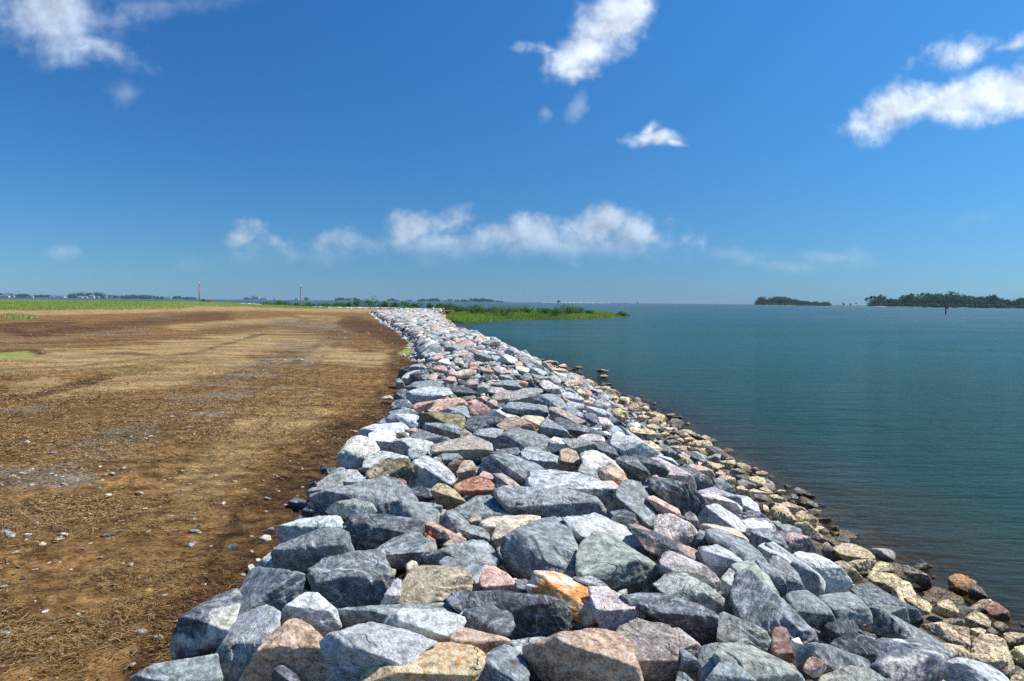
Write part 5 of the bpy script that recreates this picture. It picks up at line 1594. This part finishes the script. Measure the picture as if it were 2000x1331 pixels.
def far_tree_geo(rng, h, w, n=380):
    V, F, v = crown_geo(rng, np.array([w * .55, w * .55, h * .50]), n, h * .075, lobes=7)
    V[:, 2] += h * .50
    return V, F, v
TR = [far_tree_geo(np.random.RandomState(600 + k), 1.0, 1.15 + .14 * (k % 5)) for k in range(12)]
def woods(name, spans, label, per=1.0, seed=1):
    """a wood too dense to tell its trees apart: spans of (px0, px1, Y0, Y1, height0, height1)"""
    rng = np.random.RandomState(seed); VV, FF, vv, c = [], [], [], 0; TV, TF, tc = [], [], 0
    for px0, px1, Y0, Y1, h0, h1 in spans:
        width = (px1 - px0) / FPX * (Y0 + Y1) / 2
        n = int(max(3, width * 4.2 / ((h0 + h1) * .5) * per))
        for i in range(n):
            q = (i + rng.rand()) / n; px = px0 + (px1 - px0) * q; h = (h0 + (h1 - h0) * q) * (rng.uniform(.78, 1.06) if per > 1 else rng.uniform(.6, 1.12))
            h *= 1 + .28 * float(vnoise(np.array([px * .075, seed * 3.1, 0.]), 3)) + .12 * float(vnoise(np.array([px * .25, seed * 1.7, 5.]), 4))
            edge = min(q, 1 - q) * n; h *= min(1, .55 + .18 * edge) if n > 5 else 1
            Y = rng.uniform(Y0, Y1); d = ray(px, 590.); x = d[0] / d[1] * Y
            V, F, v = TR[rng.randint(12)]; a = rng.uniform(0, 6.28); R = np.array([[math.cos(a), -math.sin(a), 0], [math.sin(a), math.cos(a), 0], [0, 0, 1]])
            VV.append((V @ R.T) * h + np.array([x, Y, WATER + .7])); FF.append(F + c); c += len(V); vv.append(np.clip(v + rng.normal(0, .15), 0, 1))
            A, B = tube([[x, Y, WATER + .3], [x + .2, Y, WATER + .7 + h * .35], [x, Y, WATER + .7 + h * .7]], [h * .022, h * .017, h * .008], 4)
            TV.append(A); TF.append(B + tc); tc += len(A)
        # undergrowth along the front
        m = int(width / 3.0)
        for i in range(m):
            px = px0 + (px1 - px0) * rng.rand(); Y = Y0 - 6; d = ray(px, 590.); x = d[0] / d[1] * Y
            V, F, v = TR[rng.randint(12)]; h = rng.uniform(.22, .5) * (h0 + h1) / 2
            VV.append(V * h * np.array([1.7, 1.2, 1]) + np.array([x, Y, WATER + .2 - h * .15])); FF.append(F + c); c += len(V); vv.append(np.clip(v * .7 + .35, 0, 1))
    me = mk_mesh(name, np.concatenate(VV), np.concatenate(FF), attrs={'v': np.concatenate(vv)})
    o = obj(name, me, M_far); tag(o, label, 'woods', kind='stuff')
    obj('trunks', mk_mesh('trunks', np.concatenate(TV), np.concatenate(TF)), M_bark, o)['kind'] = 'stuff'

def lone_tree(px, Y, h, w, label, group, seed, bare=False):
    rng = np.random.RandomState(seed); d = ray(px, 590.); x = d[0] / d[1] * Y
    r = empty('far_tree', (x, Y, WATER + .5), label, 'tree', group)
    Vs, Fs, c = [], [], 0
    A, B = tube([[0, 0, 0], [.1 * h * .1, 0, h * .4], [0, 0, h * .86]], [h * .028, h * .02, h * .006], 6); Vs.append(A); Fs.append(B); c += len(A)
    for k in range(6 if bare else 4):
        z0 = h * rng.uniform(.4, .8); a = rng.uniform(0, 6.28); L = h * rng.uniform(.18, .32)
        A, B = tube([[0, 0, z0], [math.cos(a) * L * .6, math.sin(a) * L * .6, z0 + L * .35], [math.cos(a) * L, math.sin(a) * L, z0 + L * .8]], [h * .012, h * .008, h * .003], 4)
        Vs.append(A); Fs.append(B + c); c += len(A)
    obj('trunk', mk_mesh('trunk', np.concatenate(Vs), np.concatenate(Fs)), M_bark, r)
    if bare:
        V, F, v = crown_geo(rng, np.array([w * .5, w * .5, h * .2]), 200, h * .06, lobes=6); V[:, 2] += h * .80
    else:
        V, F, v = crown_geo(rng, np.array([w * .5, w * .5, h * .42]), 420, h * .055, lobes=8); V[:, 2] += h * .58
    obj('crown', mk_mesh('crown', V, F, attrs={'v': v}), M_far, r)

def house(px, Y, w, h, label, seed, roofmat=None, low=False, group='small white houses on the far shore'):
    rng = np.random.RandomState(seed); d = ray(px, 590.); x = d[0] / d[1] * Y
    r = empty('shore_house', (x, Y, WATER + 1.2), label, 'house', group)
    dp = w * .6
    box('wall', (w, dp, h), (0, 0, h / 2), M_white, r, 0)
    bm = bmesh.new(); o_ = .04 * w
    vs = [bm.verts.new(p) for p in ((-w / 2 - o_, -dp / 2 - o_, h), (w / 2 + o_, -dp / 2 - o_, h), (w / 2 + o_, dp / 2 + o_, h), (-w / 2 - o_, dp / 2 + o_, h), (-w * .42, 0, h * 1.5), (w * .42, 0, h * 1.5))]
    for f in ((0, 1, 5, 4), (1, 2, 5), (2, 3, 4, 5), (3, 0, 4), (3, 2, 1, 0)): bm.faces.new([vs[i] for i in f])
    me = bpy.data.meshes.new('roof'); bm.to_mesh(me); bm.free(); obj('roof', me, roofmat or M_roof, r)
    for k in range(3):
        box('window', (w * .12, .2, h * .3), (-w * .3 + k * w * .3, -dp / 2 - .08, h * .55), M_glass, r, 0)

def build_far():
    # left and middle shore, three to four kilometres off
    land('far_shore', (-60, 560), 3300, 3500, 1.6, 'low green far shore across the bay on the left')
    land('far_marsh_shore', (380, 1000), 3650, 3900, 1.9, 'thin green marsh shore in the middle distance')
    land('sandbar', (1056, 1196), 4300, 4380, 2.2, 'pale sandbar on the horizon', M_sand)
    land('sandbar_grass', (1040, 1245), 4390, 4480, 2.8, 'thin line of beach grass behind the pale sandbar')
    woods('distant_woods', [(-20, 60, 3350, 3420, 15.6, 20.4), (60, 128, 3350, 3420, 15.6, 16.8), (134, 212, 3350, 3450, 26.4, 32.4), (219, 232, 3350, 3400, 24, 16.8), (234, 296, 3350, 3450, 24, 22.8), (300, 336, 3350, 3450, 24, 18), (336, 385, 3350, 3400, 14.4, 8.4)],
          'long low woods on the far left shore', .62, 11)
    woods('hazy_woods', [(478, 486, 3700, 3750, 13.8, 13.8), (494, 500, 3700, 3750, 17.25, 16.1), (594, 600, 3700, 3750, 14.95, 14.95), (653, 706, 3700, 3760, 14.95, 14.95), (757, 778, 3700, 3760, 16.1, 14.95), (798, 806, 3700, 3740, 10.35, 10.35), (815, 860, 3700, 3760, 16.1, 17.25), (885, 940, 3700, 3760, 18.4, 17.25), (930, 984, 3700, 3760, 18.4, 9.2)],
          'scattered hazy woods along the middle far shore', .6, 12)
    woods('island_woods', [(1476, 1500, 2150, 2200, 18.9, 21.6), (1498, 1560, 2150, 2230, 25.65, 20.25), (1555, 1622, 2100, 2170, 17.55, 10.8)], 'rounded wood on the small far island', 1.2, 13)
    woods('point_woods', [(1700, 1740, 1560, 1600, 18.2, 21), (1735, 1795, 1520, 1580, 21, 23.8), (1795, 1930, 1500, 1620, 26.6, 28), (1800, 1960, 1450, 1500, 22.4, 23.8), (1925, 1955, 1440, 1480, 26.6, 28), (1955, 2040, 1430, 1500, 19.6, 16.8)], 'dense dark wood on the long point at right', 1.25, 14)
    land('island', (1440, 1700), 2090, 2240, 1.4, 'low green island at the right')
    land('point', (1600, 2120), 1420, 1640, 1.2, 'long low point of land at the right')
    land('point_beach', (1708, 1732), 1400, 1412, 1.6, 'small pale pinkish beach on the point', simple_mat('pinkish_sand', (.60, .46, .40), .9, .1, .1))
    g = 'windswept pines standing apart on the right point'
    for i, (px, Y, h, w, lab, bare) in enumerate(((1693, 1500, 12.5, 7, 'leftmost flat-topped pine of the bare-trunked row on the point', 1), (1702, 1500, 15, 6, 'bare-trunked pine second from the left on the point', 1), (1709, 1490, 15.5, 6, 'bare-trunked pine with a lopsided top left of the wood', 1),
                                        (1718, 1490, 17, 8, 'tallest bare-trunked pine at the wood\'s left end', 1), (1726, 1490, 15, 7, 'bare-trunked pine touching the tallest one', 1), (1776, 1480, 17.5, 13, 'broad rounded tree standing out left of the main wood', 0), (1944, 1400, 20, 15, 'broad dark tree rising at the right end of the wood', 0),
                                        (1738, 1470, 14, 10, 'rounded tree between the bare pines and the broad tree', 0), (1648, 1650, 6, 5, 'lone small tree between the island and the point', 0), (1661, 1640, 5, 4, 'small shrubby tree just right of the lone small tree', 0), (1672, 1620, 5.5, 3, 'thin small tree left of the bare pines', 1))):
        lone_tree(px, Y, h * 1.4, w * 1.35, lab, g, 700 + i, bool(bare))
    for i, (px, w, h, lab) in enumerate(((4, 16, 6, 'white house at the far left edge of the shore'), (13, 24, 8, 'larger pale house second from the left'), (26, 11, 7, 'small white house third from the left'), (63, 10, 6, 'small white house left of a gap in the trees'), (103, 24, 6, 'wide low white house at the water'), (114, 16, 8, 'white gabled house just right of the wide low one'),
                                         (122, 18, 6, 'cream house between the woods'), (157, 20, 6, 'white house at the left foot of the tall wood'), (168, 14, 6, 'second white house below the tall wood'), (180, 20, 9, 'largest white house below the tall wood'), (192, 10, 6, 'small white house right of the largest one'), (207, 10, 8, 'white house at the right end of the tall wood'),
                                         (325, 18, 7, 'white house among the thin trees'), (332, 10, 6, 'small white house right of the thin trees'))):
        house(px, 3320, w, h, lab, 800 + i)
    for i, (px, w, h, lab) in enumerate(((489, 20, 8, 'low white building left of the great white barn'), (501, 26, 14, 'great white barn-like building on the middle shore'), (512, 20, 8, 'white building right of the barn-like one'), (519, 16, 7, 'small white building at the right of the cluster'), (537, 12, 6, 'lone small white building right of the cluster'), (580, 16, 8, 'white house just left of the bare red pole'),
                                         (688, 14, 6, 'white cottage among the hazy trees'), (868, 22, 7, 'long white house in the right hazy wood'), (880, 28, 12, 'largest white house in the right hazy wood'), (914, 16, 8, 'white house at the right of the hazy wood'))):
        house(px, 3680, w, h, lab, 830 + i, group='white buildings on the middle far shore')
    # dark hut on the sandbar, two tiny marks beyond
    d = ray(1091, 590.); x = d[0] / d[1] * 4290
    r = empty('dark_hut', (x, 4290, WATER + 1.0), 'dark reddish hut with a peaked roof on the pale sandbar', 'hut')
    box('wall', (16, 12, 8), (0, 0, 4), M_rustwood, r, 0)
    bm = bmesh.new(); vs = [bm.verts.new(p) for p in ((-9, -7, 8), (9, -7, 8), (9, 7, 8), (-9, 7, 8), (0, 0, 14))]
    for f in ((0, 1, 4), (1, 2, 4), (2, 3, 4), (3, 0, 4), (3, 2, 1, 0)): bm.faces.new([vs[i] for i in f])
    me = bpy.data.meshes.new('roof'); bm.to_mesh(me); bm.free(); obj('roof', me, M_rustwood, r)
    for px, lab in ((1245, 'tiny dark channel post right of the sandbar'),):
        d = ray(px, 590.); x = d[0] / d[1] * 3000
        r = empty('channel_post', (x, 3000, WATER), lab, 'post')
        lathe('post', [(0, 0), (1.2, 0), (1.0, 5.5), (0, 5.6)], M_darkwood, r); box('board', (3.4, .6, 2.6), (0, -.8, 4.6), M_darkwood, r, .05)
build_far()

# ------------------------------------------------------------------ litter of the field: straw, pebbles, grass
def build_litter():
    rng = np.random.RandomState(17)
    # straw
    n = 190000
    u = rng.uniform(-760, 820, n); t = rng.uniform(0, 1, n)
    Y = 2.6 * (26 / 2.6) ** (t ** 1.0)
    d = ray(np.clip(1000 + u * 0 + rng.uniform(-1060, -120, n), -60, 900), np.full(n, 900.))
    X = d[:, 0] / d[:, 1] * Y
    k = X < Lx(Y) + .15; X, Y = X[k], Y[k]
    nz = fbm(P3(X * .9, Y * .9), 40, 4)
    px_, py_, _ = project(np.stack([X, Y, 0 * X], 1))
    darkz = np.exp(-(seg_dist(px_, py_, PATCH['dark'][0][0], 1.5) / 90) ** 2)
    k = rng.rand(len(X)) < np.clip(.52 + .75 * nz, .05, 1); X, Y, nz, darkz = X[k], Y[k], nz[k], darkz[k]
    n = len(X)
    a = rng.normal(0, .75, n) + .5 * vnoise(P3(X * 1.2, Y * 1.2), 6) * 3
    L = rng.gamma(3.0, .0115, n) * np.where(rng.rand(n) < .05, 2.4, 1); w = rng.uniform(.0010, .0028, n) * np.clip(Y / 5.5, 1, 3)
    z = terrain(X, Y) + .012 + rng.uniform(0, .02, n)
    tilt = rng.normal(0, .28, n)
    U = np.stack([np.cos(a) * L * .5, np.sin(a) * L * .5, tilt * L * .5], 1)
    s = np.cross(U, [0, 0, 1.0]); s = s / (np.linalg.norm(s, axis=1)[:, None] + 1e-9) * w[:, None]; s[:, 2] += rng.normal(0, .5, n) * w
    V, F, v = quads(np.stack([X, Y, z], 1), U, s, np.clip(rng.beta(2, 2, n) + .12 * nz - .35 * darkz, 0, 1))
    o = obj('straw_litter', mk_mesh('straw_litter', V, F, attrs={'v': v}), M_straw); tag(o, 'dry straw strewn over the brown dirt', 'straw', kind='stuff')
    # pebbles
    p = Pile(); low = [proto(2, 1200 + k, .6) for k in range(8)]
    px = rng.uniform(-40, 900, 9000); py = 606 + (1331 - 606) * rng.rand(9000) ** 1.9
    dd = ray(px, py); t = -CAMZ / dd[:, 2]; X, Y = dd[:, 0] * t, dd[:, 1] * t
    g = np.zeros(len(X))
    for pts, hw, vs, st in PATCH['gravel']: g = np.maximum(g, np.exp(-(seg_dist(px, py, pts, vs) / hw) ** 2) * st)
    clump = fbm(P3(X * .5, Y * .3), 70, 3)
    keep = rng.rand(len(X)) < (.10 + .9 * g) * np.clip(.6 + clump, .1, 1.3)
    idx = np.where(keep & (X < Lx(Y) - .02) & (Y < 120))[0][:3400]
    for i in idx:
        sz = (.008 + rng.gamma(2, .006)) * (1 + .03 * Y[i]); sz = min(sz, .13)
        V, F, L_ = low[rng.randint(8)]; a = rng.uniform(0, 6.28); R = np.array([[math.cos(a), -math.sin(a), 0], [math.sin(a), math.cos(a), 0], [0, 0, 1]])
        kd = rng.choice(list('lgdhCtugT'))
        p.add((V * np.array([1, 1, .8]) * sz) @ R.T + np.array([X[i], Y[i], float(terrain(X[i], Y[i])) + sz * .15]), F, rock_attrs(len(V), L_ * sz, kd, rng))
    tag(p.build('gravel', STONE), 'scattered pale and grey gravel on the dirt', 'gravel', kind='stuff')
    # low grass at the far left of the field and in its patches
    n = 200000
    px = rng.uniform(-60, 640, n); py = rng.uniform(588, 612, n)
    Y = rng.uniform(75, 240, n); d = ray(px, py); X = d[:, 0] / d[:, 1] * Y
    z = terrain(X, Y); gx, gy, _ = project(np.stack([X, Y, z], 1))
    g = np.zeros(n)
    for pts, hw, vs, st in PATCH['green']: g = np.maximum(g, st * smooth01(1.3 - seg_dist(gx, gy, pts, vs) / hw))
    k = (rng.rand(n) < g) & (Y < edge_y(X) + 3)
    X, Y, z = X[k], Y[k], z[k]; n = len(X)
    h = rng.uniform(.14, .42, n) * (1 + .5 * vnoise(P3(X * .2, Y * .1), 2))
    V, F, v = blades(np.stack([X, Y, z], 1), h, rng.uniform(.03, .08, n), rng)
    o = obj('field_grass', mk_mesh('field_grass', V, F, attrs={'v': np.clip(v + .25 * np.repeat(fbm(P3(X * .06, Y * .03), 5, 3), 5), 0, 1)}), M_field)
    tag(o, 'green and yellowing grass along the far left of the field', 'grass', kind='stuff')
build_litter()

def build_haze():
    bm = bmesh.new(); bmesh.ops.create_cube(bm, size=1)
    me = bpy.data.meshes.new('haze')
    for v in bm.verts:
        v.co = Vector((v.co.x * 16400, v.co.y * 16400, WATER - 6.0 if v.co.z < 0 else 32.0))
    bm.to_mesh(me); bm.free()
    mat = bpy.data.materials.new('air_haze'); mat.use_nodes = True; nt = mat.node_tree
    for nd in list(nt.nodes): nt.nodes.remove(nd)
    out = nt.nodes.new('ShaderNodeOutputMaterial'); pv = nt.nodes.new('ShaderNodeVolumePrincipled')
    pv.inputs['Color'].default_value = (.50, .66, .88, 1); pv.inputs['Density'].default_value = HAZE
    nt.links.new(pv.outputs[0], out.inputs['Volume'])
    tag(obj('haze', me, mat), 'thin summer haze over the bay', 'haze', kind='stuff')
HAZE = .00006
if HAZE: build_haze()
